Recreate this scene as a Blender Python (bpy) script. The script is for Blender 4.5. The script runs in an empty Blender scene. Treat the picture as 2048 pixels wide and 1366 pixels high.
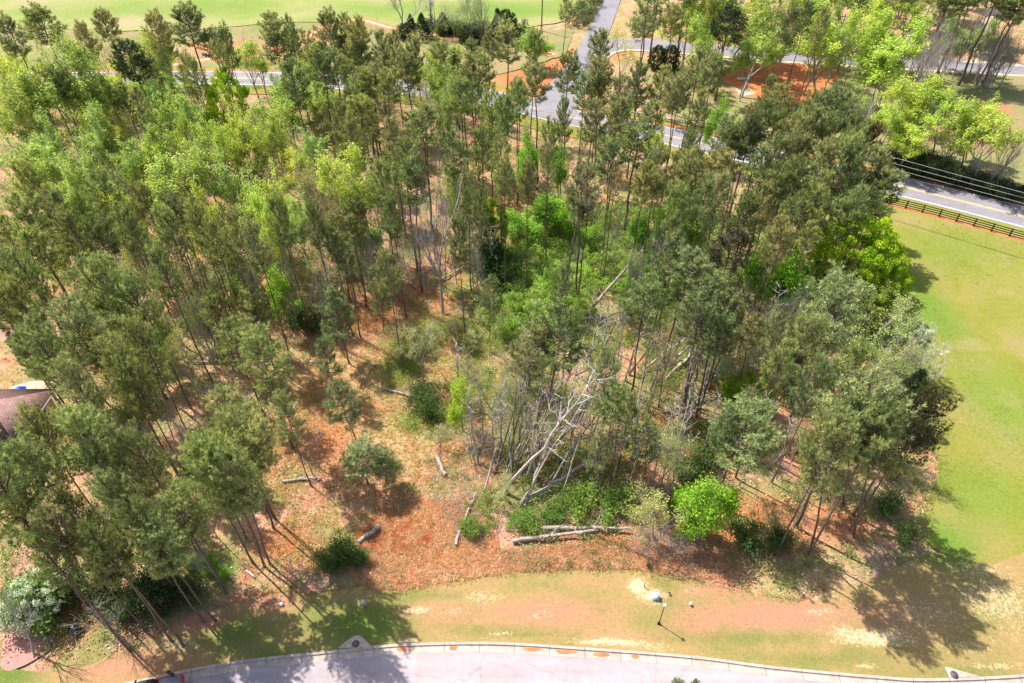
import bpy, math, random
import numpy as np
from mathutils import Vector, Matrix, Quaternion, noise as mnoise
from mathutils.geometry import delaunay_2d_cdt
rad = math.radians
# ------------------------------------------------------------------ camera, sky, sun, exposure
SC = bpy.context.scene
COL = SC.collection
H = 60.0; F = 1365.0; PITCH = rad(43.0)
cd = bpy.data.cameras.new("camera"); cam = bpy.data.objects.new("camera", cd); COL.objects.link(cam)
cam.location = (0, 0, H); cam.rotation_euler = (math.pi/2 - PITCH, 0, 0)
cd.sensor_width = 36; cd.lens = 24; cd.clip_end = 5000; cd.clip_start = 0.5
SC.camera = cam
W = bpy.data.worlds.new("World"); SC.world = W; W.use_nodes = True
wn = W.node_tree.nodes; wl = W.node_tree.links
bg = wn['Background']; sky = wn.new('ShaderNodeTexSky'); sky.sky_type = 'NISHITA'; sky.sun_disc = False
SUN_EL = rad(56.0); SUN_DIR = Vector((-0.80, 0.60, 0)).normalized()
sky.sun_elevation = SUN_EL; sky.sun_rotation = math.atan2(SUN_DIR.x, SUN_DIR.y)
sky.air_density = 1.0; sky.dust_density = 2.5
wl.new(sky.outputs[0], bg.inputs[0]); bg.inputs[1].default_value = 0.115
sd = bpy.data.lights.new("sun", 'SUN'); sun = bpy.data.objects.new("sun", sd); COL.objects.link(sun)
sd.energy = 4.7; sd.angle = rad(0.5); sd.color = (1.0, 0.95, 0.87)
sv = Vector((SUN_DIR.x*math.cos(SUN_EL), SUN_DIR.y*math.cos(SUN_EL), math.sin(SUN_EL)))
sun.rotation_euler = sv.to_track_quat('Z', 'Y').to_euler(); sun.location = (0, 60, 120)
SC.view_settings.view_transform = 'Standard'; SC.view_settings.look = 'None'
SC.view_settings.exposure = 0.88; SC.view_settings.gamma = 1.0
SC.render.engine = 'CYCLES'
SC.cycles.max_bounces = 6; SC.cycles.diffuse_bounces = 3; SC.cycles.transmission_bounces = 3

# ------------------------------------------------------------------ picture <-> world helpers
SP, CP = math.sin(PITCH), math.cos(PITCH)
def ray(px, py):
    u = (px-1024)/F; v = (683-py)/F
    return u, CP+v*SP, -SP+v*CP
def at(px, py, z=0.0):
    u, dy, dz = ray(px, py); s = (H-z)/(-dz)
    return Vector((u*s, dy*s, z))
def depth(px, py, z=0.0):
    return (H-z)/(-ray(px, py)[2])
def proj(p):
    x, y, z = p[0], p[1], p[2]-H
    d = y*CP - z*SP; up = y*SP + z*CP
    return 1024+F*x/d, 683-F*up/d

# ------------------------------------------------------------------ tagging / linking
def tag(o, label=None, cat=None, group=None, kind=None):
    if label: o['label'] = label
    if cat: o['category'] = cat
    if group: o['group'] = group
    if kind: o['kind'] = kind
    return o
def link(name, me, parent=None, mat=None):
    o = bpy.data.objects.new(name, me); COL.objects.link(o)
    if parent is not None: o.parent = parent
    if mat is not None and me is not None: me.materials.append(mat)
    return o
def empty(name, loc=(0, 0, 0), rz=0.0):
    o = bpy.data.objects.new(name, None); COL.objects.link(o); o.location = loc
    o.rotation_euler = (0, 0, rz); o.empty_display_size = .3
    return o

class Geo:
    """collects numpy vertex / face blocks into one mesh"""
    def __init__(s): s.v = []; s.f = []; s.n = 0; s.t = []
    def add(s, V, Fc, tint=0.5):
        V = np.asarray(V, float).reshape(-1, 3)
        Fc = np.asarray(Fc, int)
        s.v.append(V); s.f.append(Fc+s.n); s.n += len(V)
        s.t.append(np.broadcast_to(np.asarray(tint, float), (len(V),)))
    def mesh(s, name, smooth=False):
        me = bpy.data.meshes.new(name)
        V = np.concatenate(s.v); T = np.concatenate(s.t)
        me.vertices.add(len(V)); me.vertices.foreach_set('co', V.ravel())
        li = np.concatenate([f.ravel() for f in s.f])
        tot = np.concatenate([np.full(len(f), f.shape[1]) for f in s.f])
        st = np.concatenate([[0], np.cumsum(tot)[:-1]])
        me.loops.add(len(li)); me.loops.foreach_set('vertex_index', li)
        me.polygons.add(len(tot)); me.polygons.foreach_set('loop_start', st)
        me.polygons.foreach_set('loop_total', tot)
        if smooth: me.polygons.foreach_set('use_smooth', np.ones(len(tot), bool))
        a = me.attributes.new('tint', 'FLOAT', 'POINT'); a.data.foreach_set('value', T)
        me.update(calc_edges=True); me.validate()
        return me
    def box(s, c, size, rz=0.0, R=None):
        x, y, z = np.array(size)/2
        V = np.array([[i*x, j*y, k*z] for k in (-1, 1) for j in (-1, 1) for i in (-1, 1)])
        if R is None: R = np.array(Matrix.Rotation(rz, 3, 'Z'))
        V = V@R.T + np.array(c)
        s.add(V, [[0, 2, 3, 1], [4, 5, 7, 6], [0, 1, 5, 4], [2, 6, 7, 3], [0, 4, 6, 2], [1, 3, 7, 5]])
    def tube(s, P, r, n=6, tint=0.5, cap=True):
        P = np.asarray(P, float); m = len(P); r = np.broadcast_to(np.asarray(r, float), (m,))
        T = np.gradient(P, axis=0); T /= np.linalg.norm(T, axis=1)[:, None]+1e-9
        up = np.array([0, 0, 1.]) if abs(T[:, 2]).mean() < .9 else np.array([1., 0, 0])
        A = np.cross(T, up); A /= np.linalg.norm(A, axis=1)[:, None]+1e-9; B = np.cross(T, A)
        th = np.arange(n)*2*math.pi/n
        V = P[:, None]+r[:, None, None]*(np.cos(th)[None, :, None]*A[:, None]+np.sin(th)[None, :, None]*B[:, None])
        i = np.arange(m-1)[:, None]*n; j = np.arange(n)[None]; k = (j+1) % n
        Fc = np.stack([i+j, i+k, i+n+k, i+n+j], -1).reshape(-1, 4)
        s.add(V.reshape(-1, 3), Fc[:, ::-1], tint)
        if cap and n > 3:
            s.add(V[-1], [list(range(n))[::-1]], tint); s.add(V[0], [list(range(n))], tint)
    def lathe(s, prof, n=16, c=(0, 0, 0)):
        th = np.arange(n)*2*math.pi/n; prof = np.array(prof, float)
        V = np.stack([prof[:, 0:1]*np.cos(th), prof[:, 0:1]*np.sin(th), np.repeat(prof[:, 1:2], n, 1)], -1)+np.array(c)
        m = len(prof); i = np.arange(m-1)[:, None]*n; j = np.arange(n)[None]; k = (j+1) % n
        s.add(V.reshape(-1, 3), np.stack([i+j, i+k, i+n+k, i+n+j], -1).reshape(-1, 4))
    def blades(s, C, D, L, w, tint, rng):
        """thin triangles: base at C, along D"""
        n = len(C); R = rng.normal(size=(n, 3)); S = np.cross(D, R); S /= np.linalg.norm(S, axis=1)[:, None]+1e-9
        w = np.broadcast_to(w, (n,))[:, None]; L = np.broadcast_to(L, (n,))[:, None]
        V = np.stack([C-S*w/2, C+S*w/2, C+D*L], 1).reshape(-1, 3)
        s.add(V, np.arange(3*n).reshape(-1, 3), np.repeat(np.broadcast_to(tint, (n,)), 3))
    def leaves(s, C, N, L, w, tint, rng):
        """rhombic leaves centred at C, normal near N"""
        n = len(C); R = rng.normal(size=(n, 3)); S = np.cross(N, R); S /= np.linalg.norm(S, axis=1)[:, None]+1e-9
        Tn = np.cross(N, S); Tn /= np.linalg.norm(Tn, axis=1)[:, None]+1e-9
        L = np.broadcast_to(L, (n,))[:, None]/2; w = np.broadcast_to(w, (n,))[:, None]/2
        V = np.stack([C-S*L, C-Tn*w, C+S*L, C+Tn*w], 1).reshape(-1, 3)
        s.add(V, np.arange(4*n).reshape(-1, 4), np.repeat(np.broadcast_to(tint, (n,)), 4))

# ------------------------------------------------------------------ materials
def newmat(name):
    m = bpy.data.materials.new(name); m.use_nodes = True
    nt = m.node_tree; nt.nodes.clear(); out = nt.nodes.new('ShaderNodeOutputMaterial')
    return m, nt, out
def N(nt, t, **k):
    n = nt.nodes.new(t)
    for a, b in k.items():
        if a in ('operation', 'blend_type', 'data_type', 'attribute_name', 'noise_dimensions', 'feature', 'distance', 'wave_type'): setattr(n, a, b)
        else: n.inputs[a].default_value = b
    return n
def noise(nt, scale, detail=4, rough=.6, vec=None, dist=0):
    n = N(nt, 'ShaderNodeTexNoise', Scale=scale, Detail=detail, Roughness=rough, Distortion=dist)
    if vec is None:
        g = nt.nodes.new('ShaderNodeNewGeometry'); vec = g.outputs['Position']
    nt.links.new(vec, n.inputs['Vector']); return n.outputs['Fac']
def ramp(nt, fac, stops, interp='LINEAR'):
    r = nt.nodes.new('ShaderNodeValToRGB'); r.color_ramp.interpolation = interp
    el = r.color_ramp.elements
    while len(el) < len(stops): el.new(.5)
    for e, (p, c) in zip(el, stops):
        e.position = p; e.color = (*c, 1) if len(c) == 3 else c
    nt.links.new(fac, r.inputs[0]); return r.outputs[0]
def mix(nt, fac, a, b, bt='MIX'):
    m = nt.nodes.new('ShaderNodeMix'); m.data_type = 'RGBA'; m.blend_type = bt
    for v, i in ((fac, 0), (a, 6), (b, 7)):
        if isinstance(v, (int, float)): m.inputs[i].default_value = v
        elif isinstance(v, tuple): m.inputs[i].default_value = (*v, 1)
        else: nt.links.new(v, m.inputs[i])
    return m.outputs[2]
def math_(nt, op, a, b=0.0, clamp=False):
    m = nt.nodes.new('ShaderNodeMath'); m.operation = op; m.use_clamp = clamp
    for v, i in ((a, 0), (b, 1)):
        if isinstance(v, (int, float)): m.inputs[i].default_value = v
        else: nt.links.new(v, m.inputs[i])
    return m.outputs[0]
def finish(nt, out, col, rough=.9, bump=None, bstr=.4, bdist=.05, spec=.2, metal=0):
    p = nt.nodes.new('ShaderNodeBsdfPrincipled'); p.inputs['Roughness'].default_value = rough
    p.inputs['Specular IOR Level'].default_value = spec; p.inputs['Metallic'].default_value = metal
    if isinstance(col, tuple): p.inputs['Base Color'].default_value = (*col, 1)
    else: nt.links.new(col, p.inputs['Base Color'])
    if bump is not None:
        b = nt.nodes.new('ShaderNodeBump'); b.inputs['Strength'].default_value = bstr; b.inputs['Distance'].default_value = bdist
        nt.links.new(bump, b.inputs['Height']); nt.links.new(b.outputs[0], p.inputs['Normal'])
    nt.links.new(p.outputs[0], out.inputs[0]); return p
def plain(name, col, rough=.7, metal=0, var=.25, scale=6, spec=.3):
    m, nt, out = newmat(name); n = noise(nt, scale, 5)
    c = ramp(nt, n, [(.3, tuple(x*(1-var) for x in col)), (.7, tuple(min(1, x*(1+var)) for x in col))])
    finish(nt, out, c, rough, n, .15, .02, spec, metal); return m

def leafmat(name, transl=.35, spread=.35):
    m, nt, out = newmat(name)
    oi = nt.nodes.new('ShaderNodeObjectInfo'); at_ = N(nt, 'ShaderNodeAttribute', attribute_name='tint')
    hs = nt.nodes.new('ShaderNodeHueSaturation')
    hue = math_(nt, 'ADD', math_(nt, 'MULTIPLY', at_.outputs['Fac'], -.045), .512)
    nt.links.new(hue, hs.inputs['Hue'])
    val = math_(nt, 'ADD', math_(nt, 'MULTIPLY', at_.outputs['Fac'], 2*spread), 1-spread)
    nt.links.new(val, hs.inputs['Value']); nt.links.new(oi.outputs['Color'], hs.inputs['Color'])
    p = N(nt, 'ShaderNodeBsdfPrincipled', Roughness=.55); p.inputs['Specular IOR Level'].default_value = .25
    t = nt.nodes.new('ShaderNodeBsdfTranslucent')
    nt.links.new(hs.outputs[0], p.inputs['Base Color']); 
    tc = mix(nt, 1.0, hs.outputs[0], (1.0, 1.0, .6), 'MULTIPLY'); nt.links.new(tc, t.inputs[0])
    ms = nt.nodes.new('ShaderNodeMixShader'); ms.inputs[0].default_value = transl
    nt.links.new(p.outputs[0], ms.inputs[1]); nt.links.new(t.outputs[0], ms.inputs[2]); nt.links.new(ms.outputs[0], out.inputs[0])
    return m
M_NEEDLE = leafmat('pine_needles', .36, .5)
M_LEAF = leafmat('leaves', .48, .3)
def barkmat(name, c1, c2):
    m, nt, out = newmat(name)
    tc = nt.nodes.new('ShaderNodeTexCoord'); mp = nt.nodes.new('ShaderNodeMapping'); mp.inputs['Scale'].default_value = (5, 5, 1.2)
    nt.links.new(tc.outputs['Object'], mp.inputs[0])
    n = noise(nt, 1.5, 6, .7, mp.outputs[0])
    oi = nt.nodes.new('ShaderNodeObjectInfo')
    c = ramp(nt, n, [(.3, c1), (.7, c2)]); c = mix(nt, .6, c, oi.outputs['Color'], 'MULTIPLY')
    finish(nt, out, c, .9, n, .6, .05); return m
M_BARK = barkmat('pine_bark', (.09, .065, .052), (.24, .18, .145))
M_GREY = barkmat('grey_bark', (.20, .18, .165), (.52, .48, .44))
M_PALE = barkmat('pale_dead_wood', (.17, .135, .11), (.52, .45, .38))

# ------------------------------------------------------------------ tree meshes
def unit(v): return v/(np.linalg.norm(v, axis=-1, keepdims=True)+1e-9)
def bend_path(p0, d, L, up, n, rng, jit=.06):
    P = [np.array(p0, float)]; d = np.array(d, float)
    for i in range(n):
        d = unit(d+np.array([0, 0, up/n])+rng.normal(size=3)*jit); P.append(P[-1]+d*L/n)
    return np.array(P)
def pine_meshes(seed, hgt=20., cb=.55, R=3.4, nb=46, dens=1.0, gap=.2, blade=.42, bw=.085, tuft=12, top=.25, flat=1.0, leafless=False):
    rng = np.random.default_rng(seed); tr = Geo(); cr = Geo()
    z = np.linspace(0, hgt, 12); wob = np.cumsum(rng.normal(size=(12, 2))*.10, 0); wob -= wob[0]
    P = np.c_[wob, z]; r0 = hgt*.0085
    tr.tube(P, np.interp(z/hgt, [0, .04, .1, .6, 1], [r0*1.5, r0*1.15, r0, r0*.65, .03]), 7)
    def tp(h): return np.array([np.interp(h, z, P[:, 0]), np.interp(h, z, P[:, 1]), h])
    lobes = rng.uniform(.65, 1.15, 7); C = []; A = []
    for b in range(nb):
        t = (b+.5)/nb; h = hgt*(cb+(1-cb)*t*.9)
        az = b*2.4+rng.normal()*.4
        if rng.random() < gap: continue
        prof = math.sqrt(max(.16, 1-((t-.3)/.78)**2)) if t > .3 else .55+.45*(t/.3)
        L = R*prof*np.interp((az/(2*math.pi)*7) % 7, np.arange(8), np.r_[lobes, lobes[0]])*rng.uniform(.8, 1.1)
        el = rad(-8+68*t**1.7)+rng.normal()*.12
        p0 = tp(h-L*.15); d = [math.cos(az)*math.cos(el), math.sin(az)*math.cos(el), math.sin(el)]
        Q = bend_path(p0, d, L, .55, 5, rng, .09)
        tr.tube(Q, np.linspace(.018+L*.014, .012, 6), 4, cap=False)
        ns = max(3, int(L*2.4*dens))
        for k in range(ns):
            f = .32+.68*(k+.5)/ns; q = np.array([np.interp(f*5, range(6), Q[:, i]) for i in range(3)])
            dd = Q[min(5, int(f*5)+1)]-Q[min(4, int(f*5))]; dd = unit(dd)
            side = unit(np.cross(dd, [0, 0, 1.]))*(1 if k % 2 else -1)
            sd_ = unit(dd*.55+side*.8*rng.uniform(.5, 1.2)+np.array([0, 0, .35*rng.uniform(0, 1.4)]))
            sl = L*.30*rng.uniform(.6, 1.25)*(1.15-.5*f)+.2
            S = bend_path(q, sd_, sl, .5, 3, rng, .12)
            tr.tube(S, np.linspace(.018, .008, 4), 3, cap=False)
            m = max(2, int(sl*3.0*dens))
            for j in range(m):
                g = (j+1)/m; c = S[0]+(S[-1]-S[0])*g+rng.normal(size=3)*.06
                C.append(c); A.append(unit(sd_*.5+np.array([0, 0, .9])+rng.normal(size=3)*.25))
        C.append(Q[-1]); A.append(unit(dd+np.array([0, 0, .6])))
    # dead stubs below the crown
    for b in range(7):
        h = hgt*rng.uniform(cb*.55, cb); az = rng.uniform(0, 6.28); L = rng.uniform(.5, 1.6)
        Q = bend_path(tp(h), [math.cos(az), math.sin(az), -.1], L, .1, 3, rng, .15)
        tr.tube(Q, np.linspace(.03, .008, 4), 3, cap=False)
    C = np.array(C); A = np.array(A); n = len(C); k = tuft
    tint = np.clip(rng.normal(.5, .3, n), 0, 1)
    CC = np.repeat(C, k, 0)+rng.normal(size=(n*k, 3))*.05
    DD = unit(np.repeat(A, k, 0)*.75+unit(rng.normal(size=(n*k, 3)))*.95)
    cr.blades(CC, DD, blade*rng.uniform(.7, 1.25, n*k), bw, np.repeat(tint, k), rng)
    return tr.mesh('pine_trunk_mesh', True), cr.mesh('pine_crown_mesh'), R*2
def branching(rng, tr, hgt, spread, levels, fork, split0=.35, r0=None, upb=.5, lean=0):
    """returns twig end points and dirs"""
    r0 = r0 or hgt*.011
    tips = []
    def grow(p, d, L, r, lev):
        Q = bend_path(p, d, L, upb*.35, 4, rng, .10)
        tr.tube(Q, np.linspace(r, r*.62, 5), 6 if lev == 0 else (4 if lev < 2 else 3), cap=False)
        if lev >= levels:
            tips.append((Q, unit(Q[-1]-Q[0]), L)); return
        n = fork[min(lev, len(fork)-1)]
        az0 = rng.uniform(0, 6.28)
        for i in range(n):
            f = 1.0 if i == 0 else rng.uniform(.45, .98)
            q = np.array([np.interp(f*4, range(5), Q[:, k]) for k in range(3)])
            az = az0+i*2.4+rng.normal()*.3; dd = unit(Q[-1]-Q[-2])
            ang = spread*(.35 if i == 0 else rng.uniform(.75, 1.2))
            a = unit(np.cross(dd, [math.cos(az), math.sin(az), .3]))
            nd = unit(dd*math.cos(ang)+a*math.sin(ang)+np.array([0, 0, .12*upb]))
            grow(q, nd, L*rng.uniform(.58, .82)*(1 if i == 0 else .88), r*(.62 if i == 0 else .5), lev+1)
    grow([0, 0, 0], [lean, 0, 1.], hgt*split0, r0, 0)
    return tips
def leafy_meshes(seed, hgt=15., spread=.55, levels=5, fork=(3, 4, 4, 3, 3), split0=.34, nl=7, ls=.2, cl=.22, upb=.7, drop=.15, bark_r=None):
    rng = np.random.default_rng(seed); tr = Geo(); cr = Geo()
    tips = branching(rng, tr, hgt, spread, levels, fork, split0, bark_r, upb)
    # normalise height
    C = []; 
    for Q, d, L in tips:
        if rng.random() < drop: continue
        f = rng.uniform(.1, 1.05, nl); C.append(Q[0]+(Q[-1]-Q[0])*f[:, None]+rng.normal(size=(nl, 3))*cl)
    zmax = max(t[0][-1][2] for t in tips); s = hgt/zmax
    for g in (tr,): g.v = [v*s for v in g.v]
    w = 2*np.percentile(np.hypot(*(np.array([t[0][-1][:2] for t in tips])*s).T), 93)
    if nl:
        nt_ = len(C); ct = np.clip(rng.normal(.5, .2, nt_), 0, 1)
        C = np.concatenate(C)*s; n = len(C)
        Nn = unit(rng.normal(size=(n, 3))+np.array([0, 0, .9]))
        t = np.clip(np.repeat(ct, nl)+rng.normal(0, .12, n), 0, 1)
        cr.leaves(C, Nn, ls*rng.uniform(.7, 1.3, n), ls*.72, t, rng)
        return tr.mesh('trunk_mesh', True), cr.mesh('crown_mesh'), w
    return tr.mesh('trunk_mesh', True), None, w
def dense_meshes(seed, hgt=12., R=5., nclump=230, per=95, ls=.24, base=.12, cr_r=.62):
    rng = np.random.default_rng(seed); tr = Geo(); cr = Geo()
    tips = branching(rng, tr, hgt*.86, .62, 4, (4, 4, 3, 3), .3, hgt*.016, .6)
    zmax = max(t[0][-1][2] for t in tips); rmax = max(np.hypot(*t[0][-1][:2]) for t in tips)
    k = np.array([R*.85/rmax, R*.85/rmax, hgt*.9/zmax]); tr.v = [v*k for v in tr.v]
    pts = []; 
    while len(pts) < nclump:
        d = unit(rng.normal(size=3)); 
        rr = rng.uniform(.55, 1)**.5
        lob = 1+.22*mnoise.noise(Vector(d*2.2)+Vector((seed, 0, 0)))
        zc = hgt*(base+.5*(1-base)); p = d*rr*lob*np.array([R, R, hgt*.5*(1-base)])+np.array([0, 0, zc])
        if p[2] < hgt*base*.7: continue
        pts.append(p)
    pts = np.array(pts); n = len(pts)
    rad_ = rng.uniform(.6, 1.35, n)*cr_r
    off = unit(rng.normal(size=(n, per, 3)))*(rng.uniform(.3, 1, (n, per, 1))**.5)*rad_[:, None, None]*np.array([1, 1, .75])
    C = (pts[:, None]+off).reshape(-1, 3); Nn = unit(off.reshape(-1, 3)+rng.normal(size=(n*per, 3))*.45+np.array([0, 0, .3]))
    t = np.clip(np.repeat(rng.normal(.5, .2, n), per)+rng.normal(0, .1, n*per), 0, 1)
    cr.leaves(C, Nn, ls*rng.uniform(.7, 1.3, n*per), ls*.75, t, rng)
    return tr.mesh('trunk_mesh', True), cr.mesh('crown_mesh'), 2*R
def cedar_meshes(seed, hgt=7., R=1.8, cone=True):
    rng = np.random.default_rng(seed); tr = Geo(); cr = Geo()
    tr.tube([[0, 0, 0], [0, 0, hgt*.5], [0, 0, hgt*.95]], [.12, .08, .02], 6)
    n = 420; z = hgt*rng.uniform(.04, 1, n)**1.15
    pr = (1-z/hgt)**.8 if cone else np.sqrt(np.clip(1-((z/hgt-.45)/.56)**2, .01, 1))
    az = rng.uniform(0, 6.28, n); rr = R*pr*rng.uniform(.45, 1.08, n)
    C = np.c_[rr*np.cos(az), rr*np.sin(az), z]
    k = 26; D = unit(np.repeat(np.c_[np.cos(az)*.7, np.sin(az)*.7, np.full(n, .6)], k, 0)+unit(rng.normal(size=(n*k, 3)))*.8)
    cr.blades(np.repeat(C, k, 0)+rng.normal(size=(n*k, 3))*.09, D, .34*rng.uniform(.6, 1.2, n*k), .09, np.repeat(np.clip(rng.normal(.5, .2, n), 0, 1), k), rng)
    return tr.mesh('trunk_mesh', True), cr.mesh('crown_mesh'), 2*R
def shrub_meshes(seed, hgt=2.2, R=1.4, nl=2600, ls=.17, stems=9):
    rng = np.random.default_rng(seed); tr = Geo(); cr = Geo(); tips = []
    for i in range(stems):
        az = rng.uniform(0, 6.28); e = rng.uniform(.25, 1.0)
        Q = bend_path([rng.normal()*.12, rng.normal()*.12, 0], unit(np.array([math.cos(az)*e, math.sin(az)*e, 1])), hgt*rng.uniform(.7, 1.1), .1, 5, rng, .14)
        tr.tube(Q, np.linspace(.035, .01, 6), 4, cap=False); tips.append(Q)
        for j in range(3):
            q = Q[2+j]; S = bend_path(q, unit(rng.normal(size=3)+np.array([0, 0, .8])), hgt*.4, .1, 3, rng, .15)
            tr.tube(S, np.linspace(.015, .006, 4), 3, cap=False); tips.append(S)
    T = np.concatenate([q[1:] for q in tips]); idx = rng.integers(0, len(T), nl)
    C = T[idx]+rng.normal(size=(nl, 3))*np.array([.28, .28, .2])*R/1.4; C[:, 2] = np.abs(C[:, 2])
    tt = np.clip(rng.normal(.5, .2, len(T)), 0, 1)[idx]
    cr.leaves(C, unit(rng.normal(size=(nl, 3))+np.array([0, 0, .8])), ls*rng.uniform(.7, 1.3, nl), ls*.7, tt, rng)
    return tr.mesh('stem_mesh', True), cr.mesh('foliage_mesh'), 2*R

def snag_meshes(seed, hgt=14., nb=16, r0=.115, low=.45, bl=1.9):
    rng = np.random.default_rng(seed); tr = Geo(); z = np.linspace(0, hgt, 10)
    wob = np.cumsum(rng.normal(size=(10, 2))*.09, 0); wob -= wob[0]; P = np.c_[wob, z]
    tr.tube(P, np.interp(z/hgt, [0, .05, .5, 1], [r0*1.4, r0, r0*.72, .02]), 7); az = rng.uniform(0, 6.28)
    for b in range(nb):
        f = low+(1-low)*(b+.5)/nb; h = f*hgt; p = np.array([np.interp(h, z, P[:, 0]), np.interp(h, z, P[:, 1]), h]); az += 2.4+rng.normal()*.4
        L = bl*rng.uniform(.45, 1.2)*(1.25-f*.6); Q = bend_path(p, unit(np.array([math.cos(az), math.sin(az), rng.uniform(.1, 1.0)])), L, .3, 4, rng, .14)
        tr.tube(Q, np.linspace(.045, .014, 5), 4, cap=False)
        for j in range(3):
            S = bend_path(Q[1+j], unit(Q[-1]-Q[0]+rng.normal(size=3)*.9), L*.45, .2, 3, rng, .16); tr.tube(S, np.linspace(.02, .009, 4), 3, cap=False)
    return tr.mesh('trunk_mesh', True), None, bl*1.8
LIB = {}
def lib(key, items): LIB[key] = items
# (trunk mesh, crown mesh, height, width)
def mk(fn, h, bark, leaf, **k):
    t, c, w = fn(hgt=h, **k); t.materials.append(bark)
    if c: c.materials.append(leaf)
    return (t, c, h, w)
lib('P', [mk(pine_meshes, 20., M_BARK, M_NEEDLE, seed=s, cb=cb, R=R, nb=nb, gap=g, dens=de) for s, cb, R, nb, g, de in
          ((1, .70, 3.3, 50, .14, 1.15), (2, .73, 3.2, 46, .18, 1.1), (3, .66, 3.5, 54, .2, 1.05), (4, .75, 3.1, 42, .12, 1.15), (5, .69, 3.3, 48, .24, 1.05), (6, .72, 3.6, 52, .18, 1.05))])
lib('BP', [mk(pine_meshes, 20., M_BARK, M_NEEDLE, seed=s, cb=cb, R=R, nb=nb, gap=.26, dens=1.1, tuft=11, blade=.40, bw=.08) for s, cb, R, nb in
           ((11, .60, 4.6, 66), (12, .57, 4.4, 70), (13, .62, 4.8, 62))])
lib('SP', [mk(pine_meshes, 18., M_BARK, M_NEEDLE, seed=s, cb=.64, R=3.2, nb=36, gap=.28, dens=.7, tuft=10) for s in (21, 22)])
lib('YP', [mk(pine_meshes, 9., M_BARK, M_NEEDLE, seed=s, cb=.38, R=2.2, nb=40, gap=.15, dens=1.5, tuft=13, blade=.32, bw=.055) for s in (31, 32, 33)])
lib('D', [mk(leafy_meshes, 17., M_GREY, M_LEAF, seed=s, spread=.56, nl=n, ls=.29, cl=.27, split0=.38, upb=.7, drop=.28) for s, n in ((41, 18), (42, 21), (43, 18), (44, 15))])
lib('L', [mk(leafy_meshes, 14., M_GREY, M_LEAF, seed=s, spread=.68, nl=n, ls=.22, cl=.25, split0=.34, upb=.5, drop=.2) for s, n in ((51, 6), (52, 5), (53, 7))])
lib('T', [mk(dense_meshes, 12., M_BARK, M_LEAF, seed=s, R=r) for s, r in ((61, 5.2), (62, 4.6))])
lib('M', [mk(leafy_meshes, 10., M_BARK, M_LEAF, seed=s, spread=.7, nl=13, ls=.27, cl=.3, split0=.26, upb=.35, drop=.04) for s in (65, 66)])
lib('B', [mk(leafy_meshes, 16., M_GREY, M_LEAF, seed=s, spread=sp, levels=4, fork=(4, 5, 4, 3), nl=0, split0=.42, upb=.5, bark_r=.19) for s, sp in ((71, .5), (72, .62), (73, .42))])
lib('K', [mk(snag_meshes, 14., b, M_LEAF, seed=s) for s, b in ((101, M_PALE), (102, M_GREY), (103, M_PALE), (104, M_GREY), (106, M_BARK))])
lib('G', [mk(leafy_meshes, 17., M_GREY, M_LEAF, seed=105, spread=.52, levels=5, fork=(5, 4, 3, 3, 2), nl=0, split0=.5, upb=.5, bark_r=.36)])
lib('R', [mk(leafy_meshes, 16., M_GREY, M_LEAF, seed=s, spread=.55, fork=(4, 4, 4, 3, 3), nl=4, ls=.13, cl=.12, split0=.42, upb=.5, drop=.1) for s in (75, 76)])
lib('F', [mk(dense_meshes, 7., M_GREY, M_LEAF, seed=81, R=3.0, nclump=110, per=42, ls=.2, cr_r=.5), mk(dense_meshes, 7., M_GREY, M_LEAF, seed=82, R=3.0, nclump=90, per=42, ls=.2, cr_r=.5)])
lib('C', [mk(cedar_meshes, 7., M_BARK, M_NEEDLE, seed=91, R=1.9), mk(cedar_meshes, 7., M_BARK, M_NEEDLE, seed=92, R=2.4)])
lib('H', [mk(cedar_meshes, 5., M_BARK, M_NEEDLE, seed=93, R=2.2, cone=False)])
lib('S', [mk(shrub_meshes, 2.4, M_GREY, M_LEAF, seed=s, R=r) for s, r in ((95, 1.5), (96, 1.9), (97, 1.3))])
lib('N', [mk(leafy_meshes, 13., M_BARK, M_NEEDLE, seed=s, spread=.9, levels=3, fork=(9, 4, 3), nl=0, split0=.8, upb=.1, bark_r=.12) for s in (98, 99)])

PAL = {  # linear base colours per look
 'P': [(.32, .38, .14), (.28, .355, .14), (.35, .39, .15), (.22, .28, .105), (.35, .36, .16)],
 'BP': [(.35, .43, .175), (.38, .445, .19), (.31, .39, .15)], 'SP': [(.33, .33, .17)], 'YP': [(.28, .35, .15), (.26, .33, .16)],
 'D': [(.44, .57, .12), (.52, .62, .12), (.40, .54, .14), (.35, .48, .11)], 'L': [(.42, .50, .20), (.50, .54, .24), (.40, .48, .24), (.52, .48, .26)],
 'T': [(.34, .56, .025)], 'M': [(.27, .55, .055)], 'R': [(.22, .12, .09)], 'F': [(.70, .72, .55)],
 'C': [(.045, .085, .035)], 'H': [(.06, .10, .03)], 'S': [(.13, .25, .05), (.18, .30, .06), (.10, .18, .05)], 'B': [(1, 1, 1)], 'N': [(1, 1, 1)], 'K': [(1, 1, 1)], 'G': [(1, 1, 1)]}
NAME = {'P': 'pine_tree', 'BP': 'pine_tree', 'SP': 'pine_tree', 'YP': 'young_pine', 'D': 'deciduous_tree', 'L': 'deciduous_tree',
        'T': 'leafy_tree', 'M': 'leafy_tree', 'B': 'bare_tree', 'R': 'dead_tree', 'F': 'flowering_tree', 'C': 'cedar_tree', 'H': 'evergreen_shrub', 'S': 'leafy_shrub', 'N': 'dead_tree', 'K': 'bare_tree', 'G': 'bare_tree'}
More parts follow.
